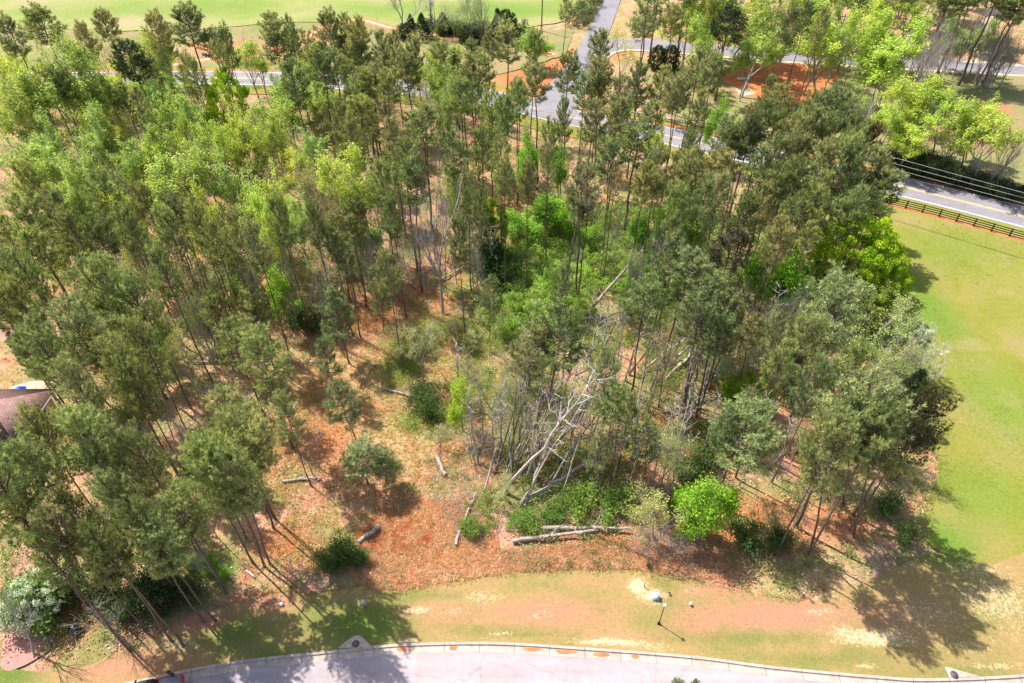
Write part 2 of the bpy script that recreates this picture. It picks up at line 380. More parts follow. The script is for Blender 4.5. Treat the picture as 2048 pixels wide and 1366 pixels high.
CATG = {'P': 'pine', 'BP': 'pine', 'SP': 'pine', 'YP': 'young pine', 'D': 'deciduous tree', 'L': 'deciduous tree', 'T': 'leafy tree', 'M': 'leafy tree',
        'B': 'bare tree', 'R': 'dead tree', 'F': 'flowering tree', 'C': 'cedar', 'H': 'shrub', 'S': 'shrub', 'N': 'dead tree', 'K': 'bare tree', 'G': 'bare tree'}
LOOK = {'P': 'tall dark pine', 'BP': 'big full-crowned pine', 'SP': 'thin-crowned pine', 'YP': 'small young pine', 'D': 'fresh green tree',
        'L': 'sparse pale tree', 'T': 'dense yellow-green tree', 'M': 'bright leafy tree', 'B': 'bare grey tree', 'R': 'reddish dead tree',
        'F': 'white flowering tree', 'C': 'dark cedar', 'H': 'rounded dark shrub', 'S': 'green leafy shrub', 'N': 'stripped dead tree', 'K': 'thin pale slanting trunk', 'G': 'big bare tree'}
GRP = {'P': 'tall pines of the wood', 'BP': 'big pines at the edge of the wood', 'SP': 'thin pines of the wood', 'YP': 'young pines in the clearing', 'D': 'spring green trees of the wood',
       'L': 'sparse light trees of the wood', 'T': 'dense yellow-green trees', 'M': 'bright leafy trees', 'B': 'bare grey trees', 'R': 'reddish dead trees', 'F': 'white flowering trees',
       'C': 'cedars by the dirt track', 'H': 'rounded shrubs', 'S': 'leafy shrubs', 'N': 'stripped dead trees', 'K': 'thin bare trunks of the wood', 'G': 'bare grey trees'}
WBOOST = {'P': 1.16, 'SP': 1.2, 'BP': 1.06, 'YP': 1.3, 'D': 1.4, 'L': 1.3, 'T': 1.0}
TREES = []; rg = random.Random(7)
def T(kind, x, y, w, h=None, base=None, col=None, v=None, look=None):
    """tree whose crown top shows at x,y (photo pixels), crown about w pixels wide, h metres tall"""
    items = LIB[kind]; it = items[v if v is not None else rg.randrange(len(items))]
    if h is None: h = it[2]*rg.uniform(.93, 1.05)
    apex = at(x, y, h)
    b = at(base[0], base[1], 0) if base else Vector((apex.x, apex.y, 0))
    TREES.append(dict(kind=kind, it=it, h=h, base=b, apex=apex, w=w/F*depth(x, y, h)*WBOOST.get(kind, 1.1), px=(x, y), col=col or rg.choice(PAL[kind]), look=look or LOOK[kind]))
def place_tree(d):
    tm, cm, th, tw = d['it']; k = d['kind']; root = empty(NAME[k], d['base'])
    ax = d['apex']-d['base']; L = ax.length; q = Vector((0, 0, 1)).rotation_difference(ax)
    root.rotation_mode = 'QUATERNION'; root.rotation_quaternion = q @ Quaternion((0, 0, 1), rg.uniform(0, 6.283))
    sx = d['w']/tw; sz = L/th
    sx = min(max(sx, sz*.5), sz*1.75); root.scale = (sx, sx, sz)
    t = link('stem' if k in 'SH' else 'trunk', tm, root); g = rg.uniform(.8, 1.15); t.color = (g*1.25, g*1.2, g*1.22, 1) if 'leaning' in d['look'] else ((1.25, 1.05, 1.2, 1) if 'purple' in d['look'] else (g, g*.97, g*.94, 1))
    if cm:
        c = link('foliage' if k in 'SH' else 'crown', cm, root); j = rg.uniform(.86, 1.14); cc = d['col']
        c.color = (cc[0]*j*rg.uniform(.92, 1.08), cc[1]*j, cc[2]*j*rg.uniform(.85, 1.15), 1)
    return root
# ------------------------------------------------------------------ setting: sheets
def inpoly(P, poly):
    x, y = P[:, 0], P[:, 1]; r = np.zeros(len(P), bool); n = len(poly)
    for i in range(n):
        x1, y1 = poly[i]; x2, y2 = poly[(i+1) % n]
        c = ((y1 > y) != (y2 > y)) & (x < (x2-x1)*(y-y1)/((y2-y1) or 1e-9)+x1); r ^= c
    return r
def W2(pts): return [tuple(at(x, y)[:2]) for x, y in pts]
def catmull(P, n=8):
    P = [np.array(p, float) for p in P]; P = [2*P[0]-P[1]]+P+[2*P[-1]-P[-2]]; out = []
    for i in range(1, len(P)-2):
        for k in range(n):
            t = k/n; a, b, c, d = P[i-1:i+3]
            out.append(.5*((2*b)+(-a+c)*t+(2*a-5*b+4*c-d)*t*t+(-a+3*b-3*c+d)*t**3))
    out.append(P[-2]); return np.array(out)
def resample(P, step):
    P = np.array(P); s = np.r_[0, np.cumsum(np.linalg.norm(np.diff(P, axis=0), axis=1))]
    t = np.linspace(0, s[-1], max(2, int(s[-1]/step)+1)); return np.c_[np.interp(t, s, P[:, 0]), np.interp(t, s, P[:, 1])]
def blobmask(V, blobs):
    """blobs: (px, py, rx_px, ry_px, channel, strength) -> Nx4 colour mask"""
    M = np.zeros((len(V), 4))
    for bx, by, rx, ry, ch, st in blobs:
        c = at(bx, by); rwx = rx/F*depth(bx, by); rwy = (at(bx, by-ry).y-at(bx, by+ry).y)/2
        d2 = ((V[:, 0]-c.x)/rwx)**2+((V[:, 1]-c.y)/rwy)**2
        M[:, ch] = np.maximum(M[:, ch], st*np.clip(1.25-d2**.5*.75, 0, 1))
    return M
def set_mask(me, M):
    a = me.attributes.new('mask', 'FLOAT_COLOR', 'POINT'); a.data.foreach_set('color', M.ravel())
def sheet(name, poly, z, mat, step=1.0, ragged=0.0, blobs=(), zf=None, keep=None):
    B = resample(list(poly)+[poly[0]], step)[:-1]
    if ragged:
        for i, (x, y) in enumerate(B):
            if keep and keep(x, y): continue
            n = mnoise.noise_vector(Vector((x*.35, y*.35, 0)))*ragged+mnoise.noise_vector(Vector((x*1.7, y*1.7, 5)))*ragged*.45; B[i] += (n.x, n.y)
    x0, y0 = B.min(0); x1, y1 = B.max(0)
    gx, gy = np.meshgrid(np.arange(x0, x1, step), np.arange(y0, y1, step)); G = np.c_[gx.ravel(), gy.ravel()]
    G += np.random.default_rng(3).uniform(-.2, .2, G.shape)*step; G = G[inpoly(G, B)]
    A = np.vstack([B, G]); nb = len(B)
    vs, es, fs, *_ = delaunay_2d_cdt([Vector(p) for p in A], [], [list(range(nb))], 1, 1e-5)
    V = np.array([[v.x, v.y, z if zf is None else zf(v.x, v.y)] for v in vs])
    me = bpy.data.meshes.new(name); me.from_pydata(V.tolist(), [], [list(f) for f in fs]); me.update()
    if me.polygons and me.polygons[0].normal.z < 0: me.flip_normals()
    set_mask(me, blobmask(V, blobs))
    return tag(link(name, me, None, mat), kind='structure')
def offset_line(P, d):
    P = np.asarray(P); Tn = np.gradient(P, axis=0); Tn /= np.linalg.norm(Tn, axis=1)[:, None]
    return P+np.c_[-Tn[:, 1], Tn[:, 0]]*d
def ribbon(name, P, a, b, z, mat, parent=None, kind='structure', seg=None):
    L, R = offset_line(P, a), offset_line(P, b); n = len(P)
    V = [(*p, z) for p in L]+[(*p, z) for p in R]
    Fs = [(i, i+1, n+i+1, n+i) for i in range(n-1) if seg is None or seg(i)]
    me = bpy.data.meshes.new(name); me.from_pydata(V, [], Fs); me.update()
    if me.polygons[0].normal.z < 0: me.flip_normals()
    o = link(name, me, parent, mat)
    if kind: tag(o, kind=kind)
    return o

# ground materials ----------------------------------------------------
def mask_in(nt, ch, n, amt=.8, lo=.3, hi=.85):
    a = N(nt, 'ShaderNodeAttribute', attribute_name='mask'); s = nt.nodes.new('ShaderNodeSeparateColor'); nt.links.new(a.outputs['Color'], s.inputs[0])
    v = math_(nt, 'ADD', s.outputs[ch], math_(nt, 'MULTIPLY', math_(nt, 'SUBTRACT', n, .5), amt))
    mr = N(nt, 'ShaderNodeMapRange'); mr.inputs[1].default_value = lo; mr.inputs[2].default_value = hi; nt.links.new(v, mr.inputs[0]); return mr.outputs[0]
def forest_floor():
    m, nt, out = newmat('forest_floor')
    n1 = noise(nt, .10, 5, .6); n2 = noise(nt, .7, 6, .65); n3 = noise(nt, 3.5, 6, .75); n4 = noise(nt, 9, 3, .7)
    c = ramp(nt, n2, [(.25, (.28, .12, .06)), (.42, (.50, .22, .10)), (.55, (.60, .33, .18)), (.72, (.54, .37, .24))])
    c = mix(nt, ramp(nt, n1, [(.40, (0, 0, 0)), (.62, (1, 1, 1))]), c, ramp(nt, n2, [(.3, (.34, .17, .13)), (.7, (.55, .34, .27))]))
    c = mix(nt, math_(nt, 'MULTIPLY', ramp(nt, noise(nt, .23, 5, .7), [(.43, (0, 0, 0)), (.56, (1, 1, 1))]), .8), c, ramp(nt, n3, [(.3, (.11, .15, .035)), (.7, (.33, .33, .12))]))
    c = mix(nt, mask_in(nt, 1, n2, 1.3), c, ramp(nt, n3, [(.3, (.30, .24, .11)), (.65, (.60, .44, .23))]))       # dry tan grass
    c = mix(nt, mask_in(nt, 2, n2, 1.1), c, ramp(nt, n3, [(.3, (.40, .13, .05)), (.7, (.55, .23, .11))]))        # bare orange clay
    c = mix(nt, mask_in(nt, 0, n2, 1.3), c, ramp(nt, n3, [(.3, (.08, .14, .02)), (.7, (.26, .33, .08))]))          # green growth
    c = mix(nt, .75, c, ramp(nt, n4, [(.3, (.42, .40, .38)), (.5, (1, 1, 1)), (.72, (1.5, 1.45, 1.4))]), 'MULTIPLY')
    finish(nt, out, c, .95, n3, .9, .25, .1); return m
def grassmat(name, a, b, c2, straw=(.85, .74, .50), dirt=(.60, .36, .22), green=(.17, .27, .05), scale=1.0):
    m, nt, out = newmat(name)
    n1 = noise(nt, .13*scale, 5, .6, dist=.6); n2 = noise(nt, 1.0*scale, 6, .7); n3 = noise(nt, 6*scale, 5, .75); n5 = noise(nt, 22, 2, .6)
    c = ramp(nt, n1, [(.32, a), (.5, b), (.68, c2)])
    c = mix(nt, math_(nt, 'MULTIPLY', ramp(nt, n2, [(.45, (0, 0, 0)), (.7, (1, 1, 1))]), .5), c, c2)
    c = mix(nt, mask_in(nt, 0, n2, .5, .25, .9), c, ramp(nt, n3, [(.3, tuple(x*.75 for x in green)), (.7, green)]))
    c = mix(nt, mask_in(nt, 2, n2, .7, .25, .85), c, ramp(nt, n3, [(.3, tuple(x*.8 for x in dirt)), (.7, dirt)]))
    c = mix(nt, mask_in(nt, 1, noise(nt, 3.0, 6, .8), 1.9, .5, .95), c, straw)
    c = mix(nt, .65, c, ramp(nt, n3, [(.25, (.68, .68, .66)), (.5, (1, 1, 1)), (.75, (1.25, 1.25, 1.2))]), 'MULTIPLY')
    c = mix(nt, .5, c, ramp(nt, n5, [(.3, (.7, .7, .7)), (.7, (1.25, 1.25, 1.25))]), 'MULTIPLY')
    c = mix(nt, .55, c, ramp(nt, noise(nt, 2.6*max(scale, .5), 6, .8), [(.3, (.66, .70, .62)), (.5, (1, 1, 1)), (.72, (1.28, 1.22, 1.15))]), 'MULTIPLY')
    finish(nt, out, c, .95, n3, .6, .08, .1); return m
def asphalt(name, a, b, crack=0.0):
    m, nt, out = newmat(name)
    n1 = noise(nt, .25, 5, .6); n2 = noise(nt, 14, 4, .8)
    c = ramp(nt, n1, [(.3, a), (.7, b)]); c = mix(nt, .6, c, ramp(nt, n2, [(.3, (.78, .78, .8)), (.7, (1.15, 1.15, 1.15))]), 'MULTIPLY')
    w = N(nt, 'ShaderNodeTexNoise', Scale=.5, Detail=2); g = nt.nodes.new('ShaderNodeNewGeometry'); mp = nt.nodes.new('ShaderNodeMapping'); mp.inputs['Scale'].default_value = (.12, 2.2, 1)
    nt.links.new(g.outputs[0], mp.inputs[0]); nt.links.new(mp.outputs[0], w.inputs[0])
    c = mix(nt, .5, c, ramp(nt, w.outputs[0], [(.35, (.86, .85, .87)), (.6, (1.06, 1.06, 1.06))]), 'MULTIPLY')
    c = mix(nt, .55, c, ramp(nt, noise(nt, 1.6, 6, .75), [(.32, (.80, .78, .78)), (.5, (1, 1, 1)), (.7, (1.12, 1.12, 1.12))]), 'MULTIPLY')
    vr = N(nt, 'ShaderNodeTexVoronoi', feature='DISTANCE_TO_EDGE', Scale=.16); g2 = nt.nodes.new('ShaderNodeNewGeometry'); dv = nt.nodes.new('ShaderNodeVectorMath'); dv.operation = 'ADD'
    nn = N(nt, 'ShaderNodeTexNoise', Scale=.8, Detail=4); nt.links.new(g2.outputs[0], nn.inputs[0]); nt.links.new(g2.outputs[0], dv.inputs[0]); nt.links.new(nn.outputs['Color'], dv.inputs[1]); nt.links.new(dv.outputs[0], vr.inputs['Vector'])
    c = mix(nt, ramp(nt, vr.outputs[0], [(0, (.45, .45, .45)), (.006, (0, 0, 0))]), c, tuple(x*.45 for x in a))
    finish(nt, out, c, .85, n2, .15, .01, .3); return m
M_FLOOR = forest_floor()
M_LAWN = grassmat('lawn_grass', (.20, .19, .06), (.30, .215, .085), (.345, .225, .105), green=(.14, .19, .04), straw=(.62, .47, .29), dirt=(.44, .215, .135))
M_MEADOW = grassmat('meadow_grass', (.175, .19, .026), (.215, .212, .04), (.265, .218, .08), scale=.8, green=(.13, .24, .03), dirt=(.36, .27, .14))
M_FIELD = grassmat('field_grass', (.17, .24, .045), (.24, .27, .08), (.33, .28, .15), scale=.35, green=(.15, .25, .04), dirt=(.36, .28, .18))
M_SCRUB = grassmat('scrub_grass', (.16, .20, .06), (.23, .22, .09), (.30, .20, .12), scale=.6, dirt=(.42, .19, .10))
M_STREET = asphalt('street_asphalt', (.335, .28, .29), (.395, .34, .35))
M_HWY = asphalt('highway_asphalt', (.21, .19, .21), (.26, .24, .26))
M_OLD = asphalt('old_asphalt', (.20, .185, .205), (.25, .23, .25))
M_CONC = plain('kerb_concrete', (.42, .35, .31), .9, var=.15, scale=3)
_nt = M_CONC.node_tree; _p = next(n for n in _nt.nodes if n.type == 'BSDF_PRINCIPLED'); _src = _p.inputs['Base Color'].links[0].from_socket
_g = _nt.nodes.new('ShaderNodeNewGeometry'); _s = _nt.nodes.new('ShaderNodeSeparateXYZ'); _nt.links.new(_g.outputs[0], _s.inputs[0])
_f = math_(_nt, 'LESS_THAN', math_(_nt, 'FRACT', math_(_nt, 'DIVIDE', math_(_nt, 'ADD', _s.outputs[0], 500), 3.05)), .013)
_nt.links.new(mix(_nt, _f, mix(_nt, .6, _src, ramp(_nt, noise(_nt, .9, 6, .7), [(.35, (.72, .66, .6)), (.6, (1.1, 1.08, 1.05))]), 'MULTIPLY'), (.10, .08, .07)), _p.inputs['Base Color'])
M_CLAY = plain('red_clay', (.54, .175, .07), .95, var=.3, scale=.8)
M_SAND = plain('pale_sand', (.50, .39, .28), .95, var=.2, scale=1.2)
M_WHITE = plain('road_paint_white', (.7, .68, .68), .7, var=.08); M_YELLOW = plain('road_paint_yellow', (.62, .48, .20), .7, var=.2)
M_BLACK = plain('black_paint', (.03, .03, .03), .6, var=.4); M_STEEL = plain('galvanised_steel', (.50, .53, .55), .4, .6, .1)
M_DARK = plain('dark_metal', (.03, .025, .025), .45, .3)

# kerb line of the near street
KL = catmull([at(*p)[:2] for p in ((-330, 1540), (-60, 1450), (150, 1394), (325, 1354), (478, 1326), (700, 1302), (810, 1292), (988, 1289), (1158, 1299), (1380, 1316), (1553, 1338), (1758, 1357), (1861, 1362), (2048, 1354), (2300, 1330), (2700, 1290))], 10)
def kerb_y(x): return np.interp(x, KL[:, 0], KL[:, 1])
# big ground sheet
xs = np.unique(np.r_[-3000, -1800, -1000, -600, -400, -300, np.arange(-240, 241, 1.25), 300, 400, 600, 1000, 1800, 3000])
ys = np.unique(np.r_[-3000, -1500, -600, -200, -60, 0, np.arange(10, 60, .8), np.arange(60, 260, 1.25), 300, 400, 700, 1200, 2000, 4000])
gx, gy = np.meshgrid(xs, ys); gx = gx.ravel(); gy = gy.ravel()
und = np.array([mnoise.noise(Vector((a*.06, b*.06, 1)))*.3+mnoise.noise(Vector((a*.35, b*.35, 3)))*.12 for a, b in zip(gx, gy)])
gz = np.clip(-.12+und*.35, -.3, -.002)
gz = np.where(gy < kerb_y(gx)+2.0, -.45, gz)
GBLOBS = [
 # green growth (0), tan dry grass (1), bare orange clay (2)
 (1080, 600, 150, 110, 0, 1.0), (1120, 500, 110, 60, 0, .9), (1300, 620, 120, 120, 0, .6), (840, 720, 90, 60, 0, .7), (850, 830, 110, 50, 0, .75), (1000, 760, 110, 60, 0, .6),
 (1130, 990, 150, 40, 0, .75), (1420, 700, 120, 80, 0, .6), (690, 1100, 60, 30, 0, .7), (430, 1130, 90, 40, 0, .7), (1850, 1130, 80, 50, 0, .4), (880, 740, 200, 80, 0, .5), (1000, 850, 120, 60, 0, .6),
 (250, 250, 260, 160, 0, .5), (560, 330, 250, 130, 0, .5), (1350, 450, 200, 100, 0, .6), (1500, 560, 200, 80, 0, .6), (150, 450, 160, 70, 0, .5),
 (620, 720, 90, 50, 1, .9), (720, 740, 70, 60, 1, .8), (780, 880, 90, 60, 1, .9), (800, 1060, 130, 60, 1, .9), (850, 1130, 170, 50, 1, .9), (470, 690, 110, 40, 1, .8), (400, 770, 60, 40, 1, .8),
 (1600, 1150, 200, 50, 1, .6), (1150, 880, 120, 50, 1, .5), (170, 790, 80, 40, 1, .8), (1250, 1110, 200, 30, 1, .55),
 (650, 790, 60, 60, 2, .6), (640, 880, 90, 60, 2, .75), (740, 640, 60, 40, 2, .7), (560, 1090, 90, 40, 2, .75), (1500, 1060, 160, 50, 2, .8), (1150, 920, 180, 50, 2, .85), (1380, 880, 120, 70, 2, .8),
 (1210, 1080, 170, 35, 2, .75), (1540, 660, 50, 50, 2, .9), (1620, 900, 60, 80, 2, .85), (820, 560, 120, 60, 2, .5), (560, 560, 150, 60, 2, .5), (430, 600, 100, 50, 2, .6), (80, 600, 100, 60, 2, .6),
 (1060, 150, 70, 50, 2, 1.2), (1140, 140, 50, 40, 2, 1.1), (1230, 100, 40, 20, 2, 1.0), (1000, 400, 70, 50, 2, .7), (300, 110, 100, 30, 2, .7), (560, 90, 140, 40, 2, .6),
 (1500, 1030, 130, 50, 2, .8), (1680, 1040, 80, 50, 2, .8), (130, 1230, 120, 50, 2, .8), (1430, 1130, 120, 30, 2, .6), (520, 1200, 60, 20, 2, .9),
 (1950, 330, 130, 60, 2, .7), (1850, 300, 60, 60, 2, .6), (1990, 390, 60, 30, 2, .7)]
me = bpy.data.meshes.new('ground'); nx = len(xs); ny = len(ys)
ii = (np.arange(ny-1)[:, None]*nx+np.arange(nx-1)[None]).ravel()
V = np.c_[gx, gy, gz]; me.from_pydata(V.tolist(), [], np.stack([ii, ii+1, ii+nx+1, ii+nx], 1).tolist()); me.update()
set_mask(me, blobmask(V, GBLOBS)); tag(link('ground', me, None, M_FLOOR), kind='structure')

# lawn strip between wood and street
top = [(-420, 1560), (-320, 1300), (-60, 1262), (30, 1335), (120, 1345), (230, 1320), (330, 1262), (385, 1228), (440, 1215), (500, 1196), (560, 1186), (640, 1186), (714, 1172), (760, 1183), (810, 1184), (870, 1172), (936, 1162), (1010, 1150), (1090, 1142), (1180, 1140), (1261, 1141),
       (1340, 1158), (1400, 1166), (1480, 1176), (1519, 1190), (1590, 1203), (1650, 1190), (1740, 1160), (1800, 1130), (1850, 1110), (1900, 1110), (1977, 1128), (2060, 1100), (2300, 1000), (2700, 900)]
lawn_poly = W2(top)+[(x, y+.16) for x, y in KL[::-1] if at(-420, 1560).x < x < at(2700, 900).x+3]
LB = [(730, 1250, 100, 60, 0, 1.0), (640, 1240, 60, 60, 0, .7), (850, 1190, 120, 14, 0, .6), (1020, 1262, 120, 14, 0, .7), (1290, 1240, 60, 40, 0, .5), (1480, 1275, 240, 10, 0, .8), (1640, 1320, 180, 20, 0, .6), (470, 1270, 100, 40, 0, .7), (20, 1350, 60, 60, 0, .9),
      (1900, 1110, 80, 30, 0, .9), (1700, 1300, 40, 12, 0, .6), (1330, 1180, 30, 40, 0, .6), (560, 1310, 90, 20, 0, .8), (1900, 1345, 160, 20, 0, .6),
      (1275, 1172, 22, 22, 1, 1.0), (1305, 1192, 32, 18, 1, .95), (835, 1222, 40, 14, 1, .75), (900, 1225, 40, 14, 1, .6), (965, 1195, 60, 18, 1, .65), (815, 1281, 26, 5, 1, 1.1), (846, 1281, 22, 5, 1, 1.1), (1000, 1268, 40, 6, 1, .7), (1220, 1284, 90, 10, 1, .95), (1320, 1294, 60, 9, 1, .85), (1180, 1278, 50, 8, 1, .8),
      (1080, 1230, 50, 14, 1, .6), (727, 1202, 14, 10, 1, .95), (1750, 1275, 110, 22, 1, .85), (1690, 1262, 40, 14, 1, .8), (1600, 1190, 120, 12, 1, .8), (1990, 1200, 120, 70, 1, .62), (2040, 1260, 80, 60, 1, .5), (1940, 1290, 90, 20, 1, .6), (1860, 1230, 130, 50, 1, .55), (1380, 1180, 40, 14, 1, .5), (1730, 1330, 30, 6, 1, .8), (1980, 1330, 80, 8, 1, .75), (1420, 1310, 40, 6, 1, .8), (1640, 1225, 40, 12, 1, .7), (350, 1290, 60, 20, 1, .7), (1960, 1140, 90, 20, 1, .6),
      (1090, 1225, 160, 35, 2, .75), (1550, 1230, 200, 35, 2, .85), (900, 1225, 130, 30, 2, .55), (1400, 1240, 80, 40, 2, .7), (1180, 1170, 120, 20, 2, .4), (1350, 1190, 60, 20, 2, .5), (400, 1240, 60, 24, 2, .9), (540, 1205, 60, 18, 2, 1.0), (250, 1330, 160, 40, 2, .7), (1700, 1230, 160, 40, 2, .6), (1150, 1250, 100, 20, 2, .4), (1250, 1270, 200, 18, 2, .4), (1450, 1180, 100, 14, 2, .8)]
sheet('lawn', lawn_poly, .02, M_LAWN, .7, .35, LB, keep=lambda x, y: y < kerb_y(x)+.8)
# mulch bed bottom-left
sheet('mulch_bed', W2([(5, 1285), (0, 1330), (8, 1340), (25, 1340), (60, 1325), (100, 1300), (105, 1275), (70, 1262), (20, 1265)]), .03, plain('red_mulch', (.42, .20, .17), .95, var=.35, scale=5), .5, .12)
# right meadow
MB = [(1900, 500, 160, 60, 0, .5), (1860, 620, 60, 100, 0, .7), (2000, 800, 100, 120, 0, .6), (1960, 990, 120, 80, 0, .6), (1900, 1080, 60, 50, 0, .8), (1940, 690, 60, 20, 2, .5), (1990, 520, 80, 30, 2, .35), (2020, 800, 40, 40, 2, .4), (1940, 745, 12, 6, 2, .8), (1885, 1010, 40, 30, 2, .45)]
sheet('meadow', W2([(1500, 372), (1790, 406), (1912, 439), (2048, 478), (2400, 570), (2900, 720), (3100, 1000), (2700, 895), (2300, 996), (2060, 1103), (1977, 1130), (1900, 1112), (1850, 1090), (1858, 1000), (1880, 930), (1850, 850), (1780, 740), (1720, 620), (1660, 500), (1560, 420)]), .012, M_MEADOW, 1.5, .3, MB)
# highway, verges
HW = catmull([at(*p)[:2] for p in ((-900, 150), (-300, 158), (100, 158), (350, 155), (600, 160), (850, 178), (1000, 200), (1130, 232), (1290, 262), (1440, 295), (1600, 330), (1793, 371), (2048, 434), (2400, 525), (2900, 662))], 10)
ribbon('roadside_verge', HW, 7.2, -8.0, .008, M_MEADOW)
ribbon('highway', HW, 3.75, -3.75, .022, M_HWY)
for a, b, m_, nm in ((3.45, 3.2, M_WHITE, 'edge_marking'), (-3.2, -3.45, M_WHITE, 'edge_marking'), (.26, .1, M_YELLOW, 'centre_marking'), (-.1, -.26, M_YELLOW, 'centre_marking')):
    ribbon(nm, HW, a, b, .032, m_)
ribbon('red_shoulder', HW, 4.9, 3.9, .018, M_CLAY)
# junction, side road, county road
CR = catmull([at(*p)[:2] for p in ((1090, 215), (1150, 150), (1185, 105), (1240, 88), (1330, 92), (1420, 99), (1540, 109), (1700, 119), (1860, 128), (2048, 138), (2500, 160), (3000, 185))], 10)
ribbon('county_road', CR, 3.4, -3.4, .044, M_OLD)
SR = catmull([at(*p)[:2] for p in ((1165, 120), (1195, 68), (1222, 0), (1240, -55), (1255, -100))], 8)
ribbon('side_road', SR, 2.6, -2.6, .054, M_OLD)
sheet('junction_apron', W2([(1075, 222), (1110, 170), (1150, 125), (1178, 125), (1165, 180), (1150, 235)]), .062, M_OLD, 2.0)
ribbon('sandy_verge', CR, -3.5, -4.6, .03, M_SAND)
# top: fields, scrub, tracks
FB = [(300, 20, 300, 20, 0, .6), (800, 20, 200, 20, 0, .6), (200, 40, 120, 14, 2, .4), (600, 30, 100, 12, 2, .3), (1000, 20, 150, 20, 0, .8)]
sheet('far_field', [(-260, 262), (-150, 185)]+W2([(-100, 60), (60, 55), (240, 62), (400, 58), (560, 46), (720, 42), (780, 52), (860, 60), (960, 66), (1040, 58), (1120, 45), (1180, 20), (1215, -60)])+[(95, 400), (-260, 400)], .012, M_FIELD, 4.0, .8, FB)
SB = [(450, 95, 120, 14, 2, .8), (640, 75, 80, 10, 2, .7), (560, 120, 180, 10, 2, .5), (350, 100, 60, 10, 1, .6), (900, 88, 100, 10, 0, .5), (1900, 250, 150, 60, 2, .5), (1900, 190, 200, 20, 0, .5), (1980, 215, 40, 20, 2, 1), (1700, 200, 60, 20, 0, .8)]
sheet('scrub_strip', W2([(-300, 148), (-100, 62), (60, 57), (240, 64), (400, 60), (560, 48), (720, 44), (860, 63), (1040, 62), (1150, 60), (1130, 110), (1000, 150), (700, 140), (300, 135), (0, 138)]), .016, M_SCRUB, 2.0, .5, SB)
sheet('scrub_lot', W2([(1330, 112), (1500, 124), (1700, 132), (2048, 152), (2500, 176), (2900, 480), (2400, 420), (2048, 395), (1793, 338), (1600, 290), (1440, 255), (1330, 225), (1280, 150)]), .016, M_SCRUB, 2.0, .4, SB)
TR1 = catmull([at(*p)[:2] for p in ((300, 138), (420, 118), (560, 105), (640, 60), (715, 40), (790, 58), (880, 70), (960, 76), (1040, 84), (1110, 110))], 8)
ribbon('dirt_track', TR1, 1.7, -1.7, .034, M_CLAY); ribbon('track_ruts', TR1, .5, -.5, .044, M_SAND)
TR2 = catmull([at(*p)[:2] for p in ((380, 92), (470, 100), (560, 96), (640, 100))], 6)
ribbon('scrub_track', TR2, .8, -.8, .024, M_CLAY)
sheet('clay_lot', W2([(1478, 130), (1560, 126), (1660, 134), (1680, 150), (1640, 190), (1600, 210), (1540, 205), (1490, 185), (1440, 160)]), .03, M_CLAY, 1.5, .6)
sheet('sand_patch', W2([(1470, 178), (1500, 176), (1510, 188), (1480, 192)]), .04, M_SAND, .8, .3)
sheet('sandy_driveway', W2([(1920, 124), (1955, 118), (1945, 95), (1950, 60), (1985, 20), (2000, -20), (2030, -20), (2015, 20), (1990, 60), (1985, 95), (2000, 118), (2060, 134)]), .05, M_SAND, 1.5, .4)
# street, kerb
ribbon('street', KL, -.62, -9.5, -.16, M_STREET)
kb = Geo(); prof = [(.22, .024), (0.0, .024), (-.03, -.10), (-.10, -.135), (-.62, -.15)]
for i in range(len(prof)-1):
    a, b = prof[i], prof[i+1]; L_, R_ = offset_line(KL, a[0]), offset_line(KL, b[0]); n = len(KL)
    kb.add(np.r_[np.c_[L_, np.full(n, a[1])], np.c_[R_, np.full(n, b[1])]], [(k, n+k, n+k+1, k+1) for k in range(n-1)])
kme = kb.mesh('kerb'); tag(link('kerb', kme, None, M_CONC), kind='structure')
# washed-in clay along the gutter
for i, (x0_, x1_, y) in enumerate(((792, 818, 1297), (898, 915, 1295), (1044, 1088, 1297), (1112, 1155, 1303), (1186, 1220, 1308), (1262, 1278, 1312))):
    c = at((x0_+x1_)/2, y, -.14); w = (at(x1_, y)-at(x0_, y)).length/2; g = Geo(); k = 22
    th = np.linspace(0, 2*math.pi, k, endpoint=False); rr = np.array([1+.35*mnoise.noise(Vector((math.cos(t)*2, math.sin(t)*2, i*3))) for t in th])
    P = np.c_[c.x+w*np.cos(th)*rr, c.y+.24*np.sin(th)*rr, np.full(k, -.138)]
    g.add(np.r_[P, [[c.x, c.y, -.10]]], [(j, (j+1) % k, k) for j in range(k)])
    tag(link('gutter_clay', g.mesh('gutter_clay'), None, M_CLAY), kind='structure')

